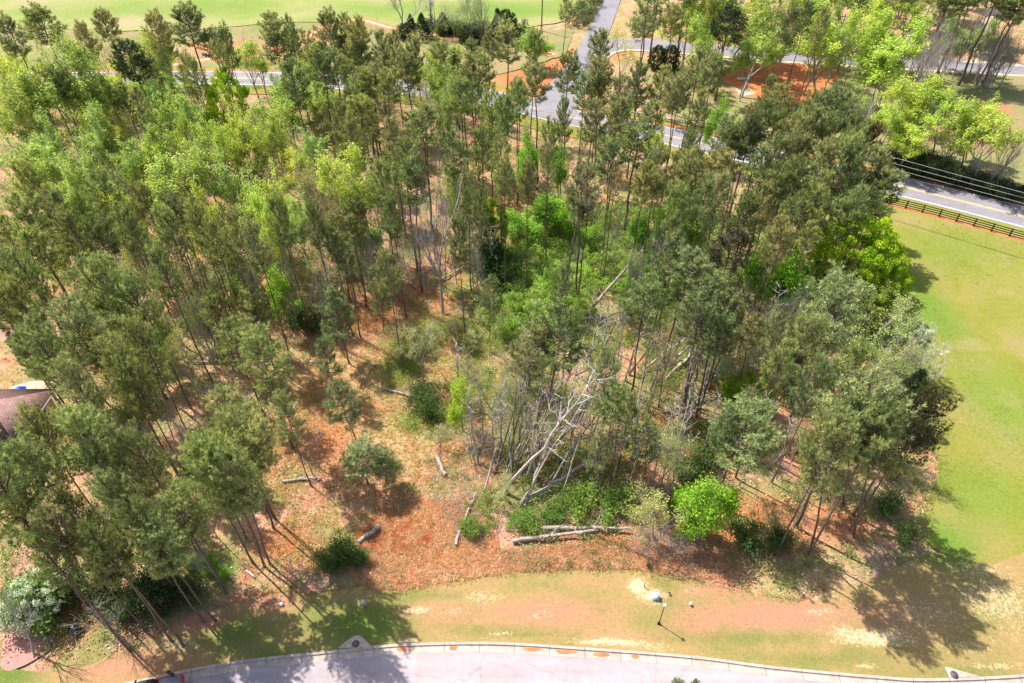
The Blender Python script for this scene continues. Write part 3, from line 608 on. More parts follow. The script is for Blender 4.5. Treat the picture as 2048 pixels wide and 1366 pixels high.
# ------------------------------------------------------------------ street furniture
def place_drain(p0, pc, label, rz=0.0):
    c = at(pc[0], pc[1]); ky = float(kerb_y(c.x)); root = empty('storm_drain', (c.x, c.y, .03)); tag(root, label, 'storm drain', 'storm drains along the kerb')
    import bmesh
    bm = bmesh.new(); L = 1.55
    pts = [(-L, ky-c.y+.22-.02), (-.5, .55), (-.2, .72), (.2, .72), (.5, .55), (L, ky-c.y+.22)]
    if p0 == 'r': pts = [(-.55, ky-c.y+.22), (-.6, .62), (-.3, .66), (.3, .45), (2.2, float(kerb_y(c.x+2.2))-c.y+.22)]
    vs = [bm.verts.new((x, y, .03)) for x, y in pts[::-1]]; f = bm.faces.new(vs); r = bmesh.ops.extrude_face_region(bm, geom=[f])
    for v in r['geom']:
        if isinstance(v, bmesh.types.BMVert): v.co.z -= .09
    bmesh.ops.recalc_face_normals(bm, faces=bm.faces); me = bpy.data.meshes.new('pad'); bm.to_mesh(me); link('concrete_pad', me, root, M_CONC)
    g = Geo(); g.lathe([(0, .05), (.27, .05), (.27, .03)], 24); g.lathe([(.33, .035), (.33, .045), (.29, .045), (.29, .033)], 24); link('manhole_cover', g.mesh('manhole_cover'), root, M_IRON)
M_IRON = plain('cast_iron', (.10, .085, .085), .7, .3, .3)
place_drain('l', (712, 1288), 'triangular concrete storm drain pad with round cover beside green lawn, left end of kerb')
place_drain('r', (1908, 1350), 'triangular concrete storm drain pad at the far right end of the kerb')
g = Geo(); c = at(748, 1360, -.15); g.lathe([(0, .012), (.34, .012), (.36, .004)], 28)
o = link('manhole_cover', g.mesh('manhole_cover'), None, M_STREET); o.location = c; tag(o, 'round manhole cover set in the pale street surface', 'manhole cover')
# lamp post
b = at(1317.5, 1247.5); root = empty('street_lamp', b); tag(root, 'black street lamp post with white globe on lawn by kerb', 'street lamp')
g = Geo(); g.lathe([(0, 0), (.17, 0), (.17, .05), (.12, .10), (.08, .45), (.05, .52), (.04, 1.0), (.035, 3.2), (.05, 3.25), (.06, 3.32), (.07, 3.4), (0, 3.4)], 12); link('post', g.mesh('post', True), root, M_BLACK)
g = Geo(); g.lathe([(.05, 3.4)]+[(.15*math.cos(a), 3.55+.15*math.sin(a)) for a in np.linspace(-1.2, 1.57, 12)], 18)
m_, nt_, out_ = newmat('white_globe'); finish(nt_, out_, (.86, .86, .9), .25, spec=.5); link('globe', g.mesh('globe', True), root, m_)
# transformer box
b = at(1311, 1196); root = empty('utility_box', b, -.12); root.scale = (.62, .62, .72); tag(root, 'pale grey-blue transformer cabinet on sandy patch behind the street lamp', 'utility box')
M_BOX = plain('box_paint', (.36, .45, .50), .4, var=.06)
g = Geo(); g.box((0, 0, .05), (1.15, 1.0, .10)); link('pad', g.mesh('pad'), root, M_CONC)
g = Geo(); V = [(-.48, -.42, .1), (.48, -.42, .1), (.48, .42, .1), (-.48, .42, .1), (-.48, -.42, .62), (.48, -.42, .62), (.48, .42, .78), (-.48, .42, .78)]
g.add(V, [(0, 1, 5, 4), (1, 2, 6, 5), (2, 3, 7, 6), (3, 0, 4, 7), (4, 5, 6, 7)]); link('cabinet', g.mesh('cabinet'), root, M_BOX)
g = Geo(); g.box((0, .02, .725), (1.02, .9, .03), R=np.array(Matrix.Rotation(.19, 3, 'X'))); link('lid', g.mesh('lid'), root, plain('box_lid', (.50, .60, .64), .35, var=.05))
g = Geo(); g.box((.1, -.435, .4), (.04, .03, .14)); link('latch', g.mesh('latch'), root, M_DARK)
def pedestal(px, py, h, w, name, label, cat, mat, capm=None):
    r = empty(name, at(px, py), rg.uniform(0, 1)); tag(r, label, cat)
    g = Geo(); g.lathe([(0, 0), (w, 0), (w*.9, h*.85), (w*.7, h*.9), (0, h*.9)], 8); link('body', g.mesh('body'), r, mat)
    g = Geo(); g.lathe([(0, h*.9), (w*1.1, h*.9), (w*1.1, h*.97), (w*.5, h*1.05), (0, h*1.06)], 8); link('cap', g.mesh('cap'), r, capm or mat); return r
M_PGREY = plain('pedestal_grey', (.45, .47, .45), .5, var=.1); M_PWHITE = plain('pvc_white', (.82, .80, .78), .4, var=.05)
pedestal(728, 1210, .7, .16, 'utility_pedestal', 'short grey utility pedestal on sandy patch, left end of lawn', 'utility pedestal', M_PGREY)
pedestal(1288, 1174, .8, .04, 'marker_post', 'thin dark stub post in the pale sand beside the transformer cabinet', 'post', M_DARK)
pedestal(1338, 1189, .32, .10, 'pipe_riser', 'small dark-topped riser just right of the transformer cabinet', 'pipe riser', M_PWHITE, M_DARK)
pedestal(1380, 1210, .4, .13, 'water_meter_post', 'short white capped post on lawn right of the street lamp', 'utility post', M_PWHITE)
pedestal(489, 1183, .5, .12, 'cleanout_pipe', 'short white pipe stub on bare orange ground left of lawn', 'pipe', M_PWHITE)
pedestal(564, 1210, .3, .14, 'valve_cap', 'small white cap in the shaded lawn under the pines', 'cap', M_PWHITE)
# white pipe lying
g = Geo(); a, b2 = at(492, 1140, .25), at(508, 1153, .12); g.tube([a, b2], .07, 8); tag(link('plastic_pipe', g.mesh('pipe'), None, M_PWHITE), 'short white pipe lying in the leaf litter near three trunks', 'pipe')
# mailbox
b = at(350, 1357); r = empty('mailbox', (b.x, b.y, 0), 2.7); tag(r, 'black mailbox on a post at the kerb beside the red truck', 'mailbox')
g = Geo(); g.box((0, 0, .5), (.1, .1, 1.0)); link('post', g.mesh('post'), r, M_DARK)
g = Geo(); th = np.linspace(0, math.pi, 9); prof = np.r_[[[.13, 0]], np.c_[.13*np.cos(th), .14+.11*np.sin(th)], [[-.13, 0]]]; k = len(prof)
for s in (0,): g.add([(.3*e, p[0], 1.0+p[1]) for e in (-1, 1) for p in prof], [(i, i+1, k+i+1, k+i) for i in range(k-1)]+[(k-1, 0, k, 2*k-1)]); g.add([(-.3, p[0], 1.0+p[1]) for p in prof], [list(range(k))]); g.add([(.3, p[0], 1.0+p[1]) for p in prof], [list(range(k))[::-1]])
link('box', g.mesh('box'), r, M_BLACK); g = Geo(); g.box((.1, .145, 1.2), (.03, .02, .16)); link('flag', g.mesh('flag'), r, plain('flag_red', (.6, .03, .02)))
# trash bag/bin, boulder-dark thing in yard
r = empty('rubbish_bag', at(153, 1262)); tag(r, 'black rubbish bag with white tie on bare ground by the trunks', 'rubbish bag')
import bmesh
bm = bmesh.new(); bmesh.ops.create_icosphere(bm, subdivisions=3, radius=.55)
for v in bm.verts:
    n = mnoise.noise(v.co*3)*.16; v.co *= 1+n; v.co.z = max(v.co.z*.75, -.36)+.36
me = bpy.data.meshes.new('bag'); bm.to_mesh(me); link('bag', me, r, plain('black_plastic', (.02, .024, .028), .25, spec=.6))
g = Geo(); g.lathe([(.05, .72), (.10, .80), (.14, .92), (.05, .95)], 8); link('tie', g.mesh('tie'), r, M_PWHITE)

# red truck at the kerb
def build_truck(loc, rz):
    r = empty('parked_truck', loc, rz); tag(r, 'red pickup truck parked along the kerb at the bottom left edge', 'truck')
    red = plain('red_car_paint', (.55, .02, .02), .25, var=.04, spec=.6); glass = plain('tinted_glass', (.05, .10, .18), .08, var=.1, spec=.9)
    def loft(secs, name, mat, par=r):   # secs: (x, [(y,z)...])
        g = Geo(); k = len(secs[0][1])
        V = [(x, y, z) for x, S in secs for y, z in S]
        Fc = [(i*k+j, i*k+(j+1) % k, (i+1)*k+(j+1) % k, (i+1)*k+j) for i in range(len(secs)-1) for j in range(k)]
        g.add(V, Fc); g.add([V[j] for j in range(k)], [list(range(k))[::-1]]); g.add(V[-k:], [list(range(k))]); me = g.mesh(name)
        o = link(name, me, par, mat); bv = o.modifiers.new('bevel', 'BEVEL'); bv.width = .04; bv.segments = 2; bv.limit_method = 'ANGLE'; return o
    S = lambda w, z0, z1: [(-w, z0), (w, z0), (w*1.02, (z0+z1)/2), (w*.95, z1), (-w*.95, z1), (-w*1.02, (z0+z1)/2)]
    loft([(-2.75, S(.88, .45, .92)), (-2.6, S(.94, .35, 1.02)), (-.9, S(.96, .32, 1.06)), (.8, S(.96, .32, 1.06))], 'body', red)
    loft([(.80, S(.95, .45, 1.02)), (2.7, S(.94, .45, 1.02))], 'bed', red)
    g = Geo(); g.box((1.75, 0, 1.035), (1.7, 1.62, .03)); link('bed_cover', g.mesh('bed_cover'), r, plain('bed_cover', (.22, .26, .34), .4))
    C = lambda w, z: [(-w, 1.04), (w, 1.04), (w*.86, z), (-w*.86, z)]
    loft([(-1.15, C(.86, 1.06)), (-.45, C(.88, 1.66)), (.0, C(.88, 1.72)), (.55, C(.88, 1.66)), (.8, C(.86, 1.3))], 'cab', M_BLACK)
    g = Geo(); V = [(-1.13, -.74, 1.1), (-1.13, .74, 1.1), (-.5, .66, 1.655), (-.5, -.66, 1.655)]; g.add(V, [(0, 1, 2, 3)]); o = link('windshield', g.mesh('ws'), r, glass); o.location = (-.02, 0, .02); so = o.modifiers.new('s', 'SOLIDIFY'); so.thickness = .015
    for sgn in (-1, 1):
        g = Geo(); g.box((-2.72, .66*sgn, .78), (.08, .32, .16)); link('headlight', g.mesh('hl'), r, M_PWHITE)
        g = Geo(); g.box((-.95, 1.05*sgn, 1.15), (.12, .2, .14)); link('side_mirror', g.mesh('mirror'), r, M_BLACK)
        for x in (-1.8, 1.75):
            g = Geo(); th = np.linspace(0, 2*math.pi, 25)[:-1]
            g.tube([(x, .80*sgn, .36), (x, .99*sgn, .36)], .36, 20); w = link('wheel', g.mesh('wheel'), r, plain('tyre_rubber', (.02, .02, .02), .8))
            g = Geo(); g.tube([(x, .985*sgn, .36), (x, 1.005*sgn, .36)], .2, 14); link('rim', g.mesh('rim'), w, M_STEEL)
tb = at(300, 1367); tdir = math.atan2(kerb_y(tb.x+1)-kerb_y(tb.x-1), 2)
build_truck((tb.x+.4, float(kerb_y(tb.x+.4))-1.45, -.16), tdir)

# house on the left
def build_house():
    r = empty('brown_roofed_house', (-56, 46, 0)); tag(r, 'house with brown shingle roof and white gutters under pines at left edge', 'house')
    m, nt, out = newmat('brown_shingles'); g_ = nt.nodes.new('ShaderNodeTexCoord'); br = nt.nodes.new('ShaderNodeTexBrick'); nt.links.new(g_.outputs['Object'], br.inputs[0])
    br.inputs['Scale'].default_value = 1.0; br.inputs['Color1'].default_value = (.25, .145, .13, 1); br.inputs['Color2'].default_value = (.33, .21, .19, 1); br.inputs['Mortar'].default_value = (.12, .07, .065, 1)
    br.inputs['Brick Width'].default_value = .35; br.inputs['Row Height'].default_value = .2; br.inputs['Mortar Size'].default_value = .018
    c = mix(nt, .5, br.outputs[0], ramp(nt, noise(nt, 1.5, 5), [(.3, (.75, .75, .75)), (.7, (1.2, 1.2, 1.2))]), 'MULTIPLY'); finish(nt, out, c, .9)
    wall = plain('tan_siding', (.55, .45, .36), .8, var=.08); gut = plain('white_gutter', (.82, .74, .72), .5, var=.05)
    def wing(x0, x1, y0, y1, zr, ax, gable):
        g = Geo(); t = .2
        for (cx, cy, sx, sy) in (((x0+x1)/2, y0+t/2, x1-x0, t), ((x0+x1)/2, y1-t/2, x1-x0, t), (x0+t/2, (y0+y1)/2, t, y1-y0-2*t), (x1-t/2, (y0+y1)/2, t, y1-y0-2*t)): g.box((cx, cy, 1.5), (sx, sy, 3.0))
        w = link('wall', g.mesh('wall'), r, wall)
        e = .45; X0, X1, Y0, Y1 = x0-e, x1+e, y0-e, y1+e; g = Geo(); z0 = 2.95
        if ax == 'x':
            hp = 0 if gable else (Y1-Y0)/2; ym = (Y0+Y1)/2; R0, R1 = (X0, ym, zr), (X1-hp, ym, zr)
            if not gable: R0 = (X0+hp, ym, zr)
        else:
            hp = 0 if gable else (X1-X0)/2; xm = (X0+X1)/2; R0, R1 = (xm, Y0+hp, zr), (xm, Y1-hp, zr)
        A, B, C_, D = (X0, Y0, z0), (X1, Y0, z0), (X1, Y1, z0), (X0, Y1, z0)
        if ax == 'x': g.add([A, B, C_, D, R0, R1], [(0, 1, 5, 4), (2, 3, 4, 5)]); g.add([A, B, C_, D, R0, R1], [(1, 2, 5), (3, 0, 4)])
        else: g.add([A, B, C_, D, R0, R1], [(1, 2, 5, 4), (3, 0, 4, 5)]); g.add([A, B, C_, D, R0, R1], [(0, 1, 4), (2, 3, 5)])
        ro = link('roof', g.mesh('roof'), r, m); s = ro.modifiers.new('s', 'SOLIDIFY'); s.thickness = .16; s.offset = 1
        g = Geo(); 
        for a, b in ((A, B), (B, C_), (C_, D), (D, A)):
            a = np.array(a); b = np.array(b); mid = (a+b)/2; ln = np.linalg.norm(b-a); ang = math.atan2(b[1]-a[1], b[0]-a[0]); nrm = np.array([math.sin(ang), -math.cos(ang), 0])
            g.box(mid+nrm*.09+[0, 0, -.05], (ln, .16, .2), ang)
        link('gutter', g.mesh('gutter'), r, gut); return w
    def window(x, y, w_, nx_):
        g = Geo(); fr = link('window', None, r)
        g.box((x, y, 1.5), (.12 if nx_ else 1.1, 1.1 if nx_ else .12, 1.3)); me = g.mesh('frame'); bpy.data.objects.remove(fr); fr = link('window', me, r, gut)
        g = Geo(); g.box((x+(.03 if nx_ else 0), y-(0 if nx_ else .03), 1.5), (.12 if nx_ else .9, .9 if nx_ else .12, 1.1)); link('pane', g.mesh('pane'), fr, plain('window_glass', (.04, .05, .06), .1, spec=.8))
    wing(-13, 3.4, -.6, 6.6, 5.4, 'x', False); wing(-11, 1.2+.6, -8.5, -.8, 5.0, 'y', False); wing(-22, -13.6, -5, 3, 4.6, 'x', True)
    for p in ((3.4, 1.5, 0, True), (3.4, 4.6, 0, True), (1.8, -4, 0, True), (-2.2, -8.5, 0, False), (-7, -8.5, 0, False)): window(*p)
    g = Geo(); g.box((-9, 3.5, 4.9), (.9, .7, 2.2)); g.box((-9, 3.5, 6.05), (1.05, .85, .12)); link('chimney', g.mesh('chimney'), r, plain('brick_red', (.28, .12, .09), .9, scale=12))
build_house()
# blue tarp heap and its pale pad
c = at(40, 783); sheet('sand_yard', W2([(5, 800), (20, 775), (60, 765), (140, 762), (150, 790), (110, 800), (90, 778), (40, 795)]), .01, M_SAND, .7, .3)
g = Geo(); n = 16; rng = np.random.default_rng(5)
for rr_, zz in ((0, 0),):
    V = [(0, 0, .7)]; 
    for k, (R_, z_) in enumerate(((.28, .62), (.55, .4), (.72, .05))):
        for j in range(n): a = j*2*math.pi/n; q = R_*(1+.22*(1 if j % 2 else -1)*(k+.4)/2); V.append((q*math.cos(a), q*math.sin(a), z_*(1+rng.uniform(-.15, .15))))
    g.add(V, [(0, 1+j, 1+(j+1) % n) for j in range(n)]); g.add(V, [(1+k*n+j, 1+(k+1)*n+j, 1+(k+1)*n+(j+1) % n, 1+k*n+(j+1) % n) for k in range(2) for j in range(n)])
o = link('blue_tarp', g.mesh('tarp'), None, plain('blue_plastic', (.01, .09, .62), .35, var=.2)); o.location = c; tag(o, 'crumpled bright blue tarp heap behind the brown-roofed house', 'tarp')

# board fence
FL = resample(catmull([at(*p)[:2] for p in ((1745, 404), (1799, 414), (1912, 443), (2048, 481), (2300, 545), (2600, 620))], 12), 2.45)
r = empty('board_fence', (*FL[0], 0)); tag(r, 'black four-rail board fence between green meadow and highway', 'fence'); o0 = np.array([*FL[0], 0])
for i, p in enumerate(FL):
    g = Geo(); g.box(np.array([p[0], p[1], .72])-o0, (.15, .15, 1.44), 0); link('post', g.mesh('post'), r, M_BLACK)
for k in range(4):
    g = Geo()
    for i in range(len(FL)-1):
        a, b = FL[i], FL[i+1]; mid = (a+b)/2; ang = math.atan2(*(b-a)[::-1]); g.box(np.array([mid[0]+math.sin(ang)*.10, mid[1]-math.cos(ang)*.10, .26+.36*k])-o0, (np.linalg.norm(b-a)-.004, .045, .15), ang)
    link('rail', g.mesh('rail'), r, M_BLACK)
sheet('fence_strip', list(map(tuple, offset_line(FL, .3)))+list(map(tuple, offset_line(FL, -.45)[::-1])), .017, M_CLAY, .8, .12)
# guardrail
GL = offset_line(resample(HW, 1.9), 5.6); GL = GL[(GL[:, 0] > 20)]
r = empty('guardrail', (*GL[0], 0)); tag(r, 'galvanised guardrail along the far side of the highway', 'guardrail'); o0 = np.array([*GL[0], 0])
Tn = np.gradient(GL, axis=0); Tn /= np.linalg.norm(Tn, axis=1)[:, None]; NR = np.c_[Tn[:, 1], -Tn[:, 0]]
prof = [(0, .42), (.08, .47), (.08, .53), (0, .58), (0, .62), (.08, .67), (.08, .73), (0, .78), (-.03, .80)]
V = np.array([[[GL[i, 0]+NR[i, 0]*a, GL[i, 1]+NR[i, 1]*a, z] for a, z in prof] for i in range(len(GL))])-o0; k = len(prof)
g = Geo(); g.add(V.reshape(-1, 3), [(i*k+j, (i+1)*k+j, (i+1)*k+j+1, i*k+j+1) for i in range(len(GL)-1) for j in range(k-1)]); o = link('beam', g.mesh('beam'), r, M_STEEL); s = o.modifiers.new('s', 'SOLIDIFY'); s.thickness = .02
for i in range(len(GL)):
    if i >= 95: break
    g = Geo(); g.box(np.array([GL[i, 0]-NR[i, 0]*.1, GL[i, 1]-NR[i, 1]*.1, .38])-o0, (.12, .14, .76), math.atan2(Tn[i, 1], Tn[i, 0])); link('post', g.mesh('post'), r, M_STEEL)
# power poles and lines
M_POLE = plain('pole_wood', (.14, .11, .09), .9); M_WIRE = plain('aluminium_wire', (.45, .47, .48), .4, .5)
def pole(px, py, h, label, trafo=True, rz=.3):
    b = at(px, py); r = empty('utility_pole', b, rz); tag(r, label, 'utility pole', 'wooden utility poles')
    g = Geo(); g.tube([(0, 0, 0), (0, 0, h*.5), (0, 0, h)], [.17, .14, .11], 10); link('pole', g.mesh('pole', True), r, M_POLE)
    g = Geo(); g.box((0, .12, h-.6), (2.2, .1, .12)); link('crossarm', g.mesh('crossarm'), r, M_POLE)
    for x in (-1, 0, 1):
        g = Geo(); g.lathe([(0, h-.54), (.06, h-.54), (.07, h-.4), (.03, h-.3), (0, h-.3)], 8, (x, .12, 0)); link('insulator', g.mesh('ins'), r, M_PWHITE)
    if trafo:
        g = Geo(); g.lathe([(0, h-2.9), (.27, h-2.9), (.28, h-2.0), (.2, h-1.9), (0, h-1.88)], 14, (0, -.42, 0)); link('transformer', g.mesh('trafo'), r, M_STEEL)
    return Vector((b.x, b.y, h))
tA = pole(866, 86, 11.5, 'wooden utility pole with transformer standing by the dirt track and cedars')
tB = pole(1658, 135, 11.5, 'wooden utility pole with transformer beside the grey county road', rz=.1)
tC = pole(1083, 62, 12, 'slim utility pole at the edge of the far green field', False)
WA = [(1787, 315), (1787, 327), (1787, 338)]; WB = [(1960, 362), (1984, 379), (2048, 407)]
for i, (a, b) in enumerate(zip(WA, WB)):
    z = (9.6, 8.9, 8.0)[i]; A = at(*a, z); B = at(*b, z); d = B-A; P = [A+d*t for t in np.linspace(-3.0, 5 if i < 3 else 1, 40)]
    P = [Vector((p.x, p.y, z+.5*((k-19)/20)**2*0)) for k, p in enumerate(P)]
    g = Geo(); g.tube([list(p) for p in P], .035, 5); tag(link('power_line', g.mesh('wire'), None, M_WIRE), ('topmost and farthest power line strung beside the guardrail', 'middle of three power lines strung beside the guardrail', 'lowest power line, nearest the guardrail')[i], 'power line', 'power lines along the highway')
for i in range(2):
    P = [tA.lerp(at(730, 60, 9), t)+Vector((0, 0, -1.6*4*t*(1-t)-.4-.8*i)) for t in np.linspace(0, 1, 14)]
    g = Geo(); g.tube([list(p) for p in P], .03, 4); tag(link('power_line', g.mesh('wire'), None, M_WIRE), ('upper wire running left from the pole by the dirt track', 'lower wire running left from the pole by the dirt track')[i], 'power line')
# small boat on the clay lot
r = empty('small_boat', at(1487, 160), -.12); r.scale = (.64, .64, .64); tag(r, 'small white boat lying on ground beside the red clay lot', 'boat')
g = Geo(); xs_ = np.linspace(-2.1, 2.1, 13); V = []; 
for x in xs_:
    w = .72*math.sqrt(max(.0, 1-((x+.5)/2.65)**2)) if x > -.5 else .72; 
    V += [(x, -w, .62), (x, -w*.8, .12), (x, 0, .0), (x, w*.8, .12), (x, w, .62), (x, w*.8, .62), (x, w*.6, .2), (x, -w*.6, .2), (x, -w*.8, .62)]
g.add(V, [(i*9+j, (i+1)*9+j, (i+1)*9+(j+1) % 9, i*9+(j+1) % 9) for i in range(12) for j in range(9)]); g.add(V[:9], [list(range(9))]); link('hull', g.mesh('hull'), r, plain('boat_white', (.72, .76, .78), .3, var=.06))
for x in (-1.2, .3):
    g = Geo(); g.box((x, 0, .5), (.3, 1.1, .04)); link('bench', g.mesh('bench'), r, M_STEEL)
# ------------------------------------------------------------------ trees, read off the photograph (crown top x, y, crown width in photo pixels)
def many(kind, s, **k):
    for e in s.split(';'):
        a = [float(q) for q in e.split()]
        T(kind, a[0], a[1], a[2], a[3] if len(a) > 3 else None, **k)
# back row, left
many('P', '8 38 60; 72 22 88; 160 52 46; 200 30 60; 305 34 56; 368 20 84; 447 60 36; 434 88 32; 537 30 66; 577 40 34; 653 30 60; 383 118 48; 321 102 34; 632 112 62; 581 126 60; 690 34 50')
many('P', '255 88 78', col=(.06, .10, .035))
many('D', '110 66 88 22; 66 88 84 21; 28 104 92 21; -5 112 80 20; 185 124 64; 140 108 54; 308 56 46; 349 84 42; 554 130 72; 527 180 72; 472 214 62; 430 228 48; 287 224 62; 372 224 66; 342 213 52; 52 262 100; 92 292 92; 308 276 112; 342 300 104; 513 208 60; 472 340 84; 513 328 62; 694 284 98 20; 403 364 62; 222 378 54; 390 390 60; 700 330 70')
many('D', '55 202 64; 290 142 72; 345 162 60; 574 364 44; 250 250 60; 160 300 70; 425 300 60; 612 250 60; 20 170 60; 150 200 60', col=(.44, .60, .19))
many('L', '219 56 44; 690 70 50; 600 100 40; 500 60 40', col=(.56, .54, .15))
many('T', '437 142 96 17', v=0)
many('L', '527 317 54; 632 344 72; 598 310 62; 660 380 60', col=(.52, .46, .24))
many('P', '190 347 74; 284 372 46; 20 402 80; 85 397 72; 680 207 54; 130 430 60; 50 330 60')
many('SP', '342 397 64; 222 330 50; 350 470 60; 300 430 50')
many('SP', '400 430 50; 440 420 50; 100 470 60')
# centre back
many('P', '721 40 52; 759 67 46; 786 67 44; 974 60 36; 1015 54 72; 1066 67 46; 1210 67 50; 834 84 36; 817 114 82; 762 146 56; 964 112 80; 1138 115 62; 1207 122 66; 1080 139 72; 1036 170 52; 919 159 62; 981 183 60; 1018 197 48; 1169 156 52; 1241 159 60; 1282 132 60; 1326 139 60; 1364 160 52; 1186 207 66; 1241 204 62; 1278 248 96; 844 217 82; 783 242 56; 721 197 76; 700 240 60; 806 292 82; 906 275 66; 964 262 62; 1001 282 56; 1319 303 62; 1100 250 44; 1058 330 40')
many('P', '1320 5 110 22; 1300 -12 80 22; 1355 15 60 18; 1290 20 60 16; 760 330 60; 1230 290 60; 1130 200 40; 1290 330 60; 1360 380 60')
many('SP', '1172 344 84 20; 1100 300 50; 1235 330 50; 930 340 46')
many('H', '1318 93 32 5; 1345 93 36 5.2')
many('R', '718 134 48 15', look='rust-brown dead pine', col=(.28, .13, .08))
many('R', '1231 378 72; 1345 426 56 13', col=(.24, .13, .11)); many('R', '1265 455 60 10; 742 384 60 9', col=(.32, .2, .17))
many('B', '871 242 52; 1330 426 56; 745 30 40; 1150 470 50 9; 600 305 60; 478 46 36; 700 120 40; 540 400 50; 760 370 60 12; 900 380 50')
many('F', '745 328 60 9', col=(.62, .58, .42), look='cream flowering tree')
many('D', '902 84 64; 871 92 52; 882 157 50; 947 378 60 10; 1364 344 52 12; 919 310 52; 1500 200 40; 1330 210 40; 1255 180 30')
many('M', '1080 54 84 9; 1152 57 104 10; 1125 92 84 9; 1180 70 60 8; 1100 120 40 8')
many('L', '1255 36 84 15', col=(.58, .58, .24)); many('L', '1150 130 50 10; 870 110 50; 850 120 40', col=(.36, .34, .2))
many('T', '834 105 32 7; 947 378 78 11; 988 394 46 10', v=1, col=(.27, .45, .03))
many('M', '1056 262 36 12; 1125 277 46 12; 1094 375 94 7; 1040 420 80 6; 721 428 64 9; 1150 400 60 8; 1060 250 40 14')
# by the dirt track and far hedge
many('C', '820 30 34 5; 842 28 40 6; 885 26 36 5; 995 18 34 7', col=(.10, .15, .07)); many('H', '812 48 44 3.4; 935 52 60 3.6; 965 54 60 3.4; 1000 50 50 3.4; 1012 22 40 6', col=(.09, .13, .05)); many('S', '885 40 44 3.5; 915 45 40 3', col=(.26, .36, .08))
many('B', '800 -58 90 15; 866 -40 60 13; 960 -25 60 12; 930 -20 50 12'); many('L', '940 -20 50 12; 965 -10 50 11; 905 5 50 8', col=(.30, .38, .14))
many('L', '1170 -10 60 13; 1155 15 60 11; 1185 -30 60 13; 1140 5 40 12', col=(.36, .35, .28)); many('P', '1132 -2 34 13')
# top right, beyond county road
many('P', '1468 16 76 18', col=(.05, .085, .035)); many('D', '1416 20 62; 1529 0 92 19; 1570 10 80; 1512 62 56 14; 1440 -20 90; 1500 -40 100; 1600 -30 90; 1660 -40 90; 1720 -50 100')
many('D', '1690 -8 104 20; 1775 8 92 20; 1837 4 112 21; 1792 84 50 13; 1390 -20 80', col=(.46, .66, .12))
many('L', '1645 66 72 12', v=0, col=(.50, .64, .18)); many('L', '1741 132 72 9; 1720 160 60 8; 1705 110 60 10', col=(.46, .60, .16))
many('B', '1700 10 60 19; 1740 20 60 17; 1870 10 70; 1900 0 70; 1885 40 60; 1940 -10 70; 1920 30 60; 1860 -30 70; 2000 -20 80; 2040 10 80; 2030 60 80 12; 1750 190 70 10; 1770 160 50 9; 1960 -30 60; 1830 40 50')
many('P', '1920 -40 90; 1960 -50 90; 2010 -40 90; 2060 -30 90; 1880 -60 90; 1810 -60 90; 1760 -70 90; 1900 -20 70; 2040 -10 80; 1690 -80 90; 1610 -80 90; 1540 -80 90; 1650 20 40; 1620 10 40; 1590 20 40; 1450 -60 90; 1380 -60 80; 1320 -60 80')
many('S', '1500 70 60 3.5; 1545 72 70 4; 1585 74 60 4; 1625 78 50 3.5; 1690 88 60 3; 1740 92 50 3; 1480 70 50 3; 1830 95 60 2.5; 1780 92 40 2.5; 1890 60 40 3; 2010 95 60 2.5; 1995 70 60 3', col=(.09, .15, .045))
# hedgerow by the guardrail
many('D', '1875 152 104 15; 1820 165 84 14; 1929 174 84 14; 1998 190 74 14; 2030 218 84 14; 1900 255 74 11; 2015 262 94 12; 1850 210 70 12; 1960 240 70 12; 2060 300 80 11; 1800 190 50 13', col=(.48, .62, .12))
many('B', '1790 215 50 12; 1950 200 60 12; 1985 230 60 12; 1930 240 50 10; 2040 250 60 12')
many('S', '1805 305 50 3.5; 1835 312 54 3.5; 1865 318 54 3.5; 1895 325 54 3.5; 1925 335 54 3.2; 1955 345 54 3; 1985 352 54 3; 2015 365 54 2.6; 2045 375 54 2.6; 1820 295 50 3.5; 1850 300 50 3.5; 1885 308 50 3.5; 1780 300 50 3', col=(.06, .09, .03))
# the dense stand left of the highway end
many('P', '1399 102 62; 1437 115 66; 1543 156 46 18; 1570 176 62; 1540 207 72; 1622 192 54; 1676 183 92; 1640 221 72; 1710 231 62; 1502 221 52; 1505 248 72; 1560 275 72; 1649 286 70; 1610 240 60; 1587 320 66; 1454 241 72; 1382 269 62; 1386 302 62; 1460 310 82; 1529 302 64; 1649 347 58; 1450 354 72; 1772 344 50 15; 1700 330 60 16; 1365 152 50; 1400 190 50; 1600 270 70; 1530 370 60; 1590 400 60; 1700 300 64; 1560 330 60; 1730 260 50')
many('P', '1764 300 80 17; 1756 345 90 13.5; 1766 392 64 10; 1772 325 50 15'); many('P', '1758 255 50 17', col=(.17, .13, .07)); many('BP', '1710 282 84; 1628 375 122 17; 1751 392 100 13.5; 1690 400 90 15; 1670 240 80')
many('M', '1444 190 54 12; 1364 344 52 10; 1400 420 50 8; 1330 400 50 9; 1280 420 46 8; 1380 330 50 10; 1420 480 60 7; 1340 520 60 6; 1290 500 50 6; 1200 440 40 6')
many('P', '1500 400 66; 1420 360 60; 1560 440 60; 1620 450 60 15')
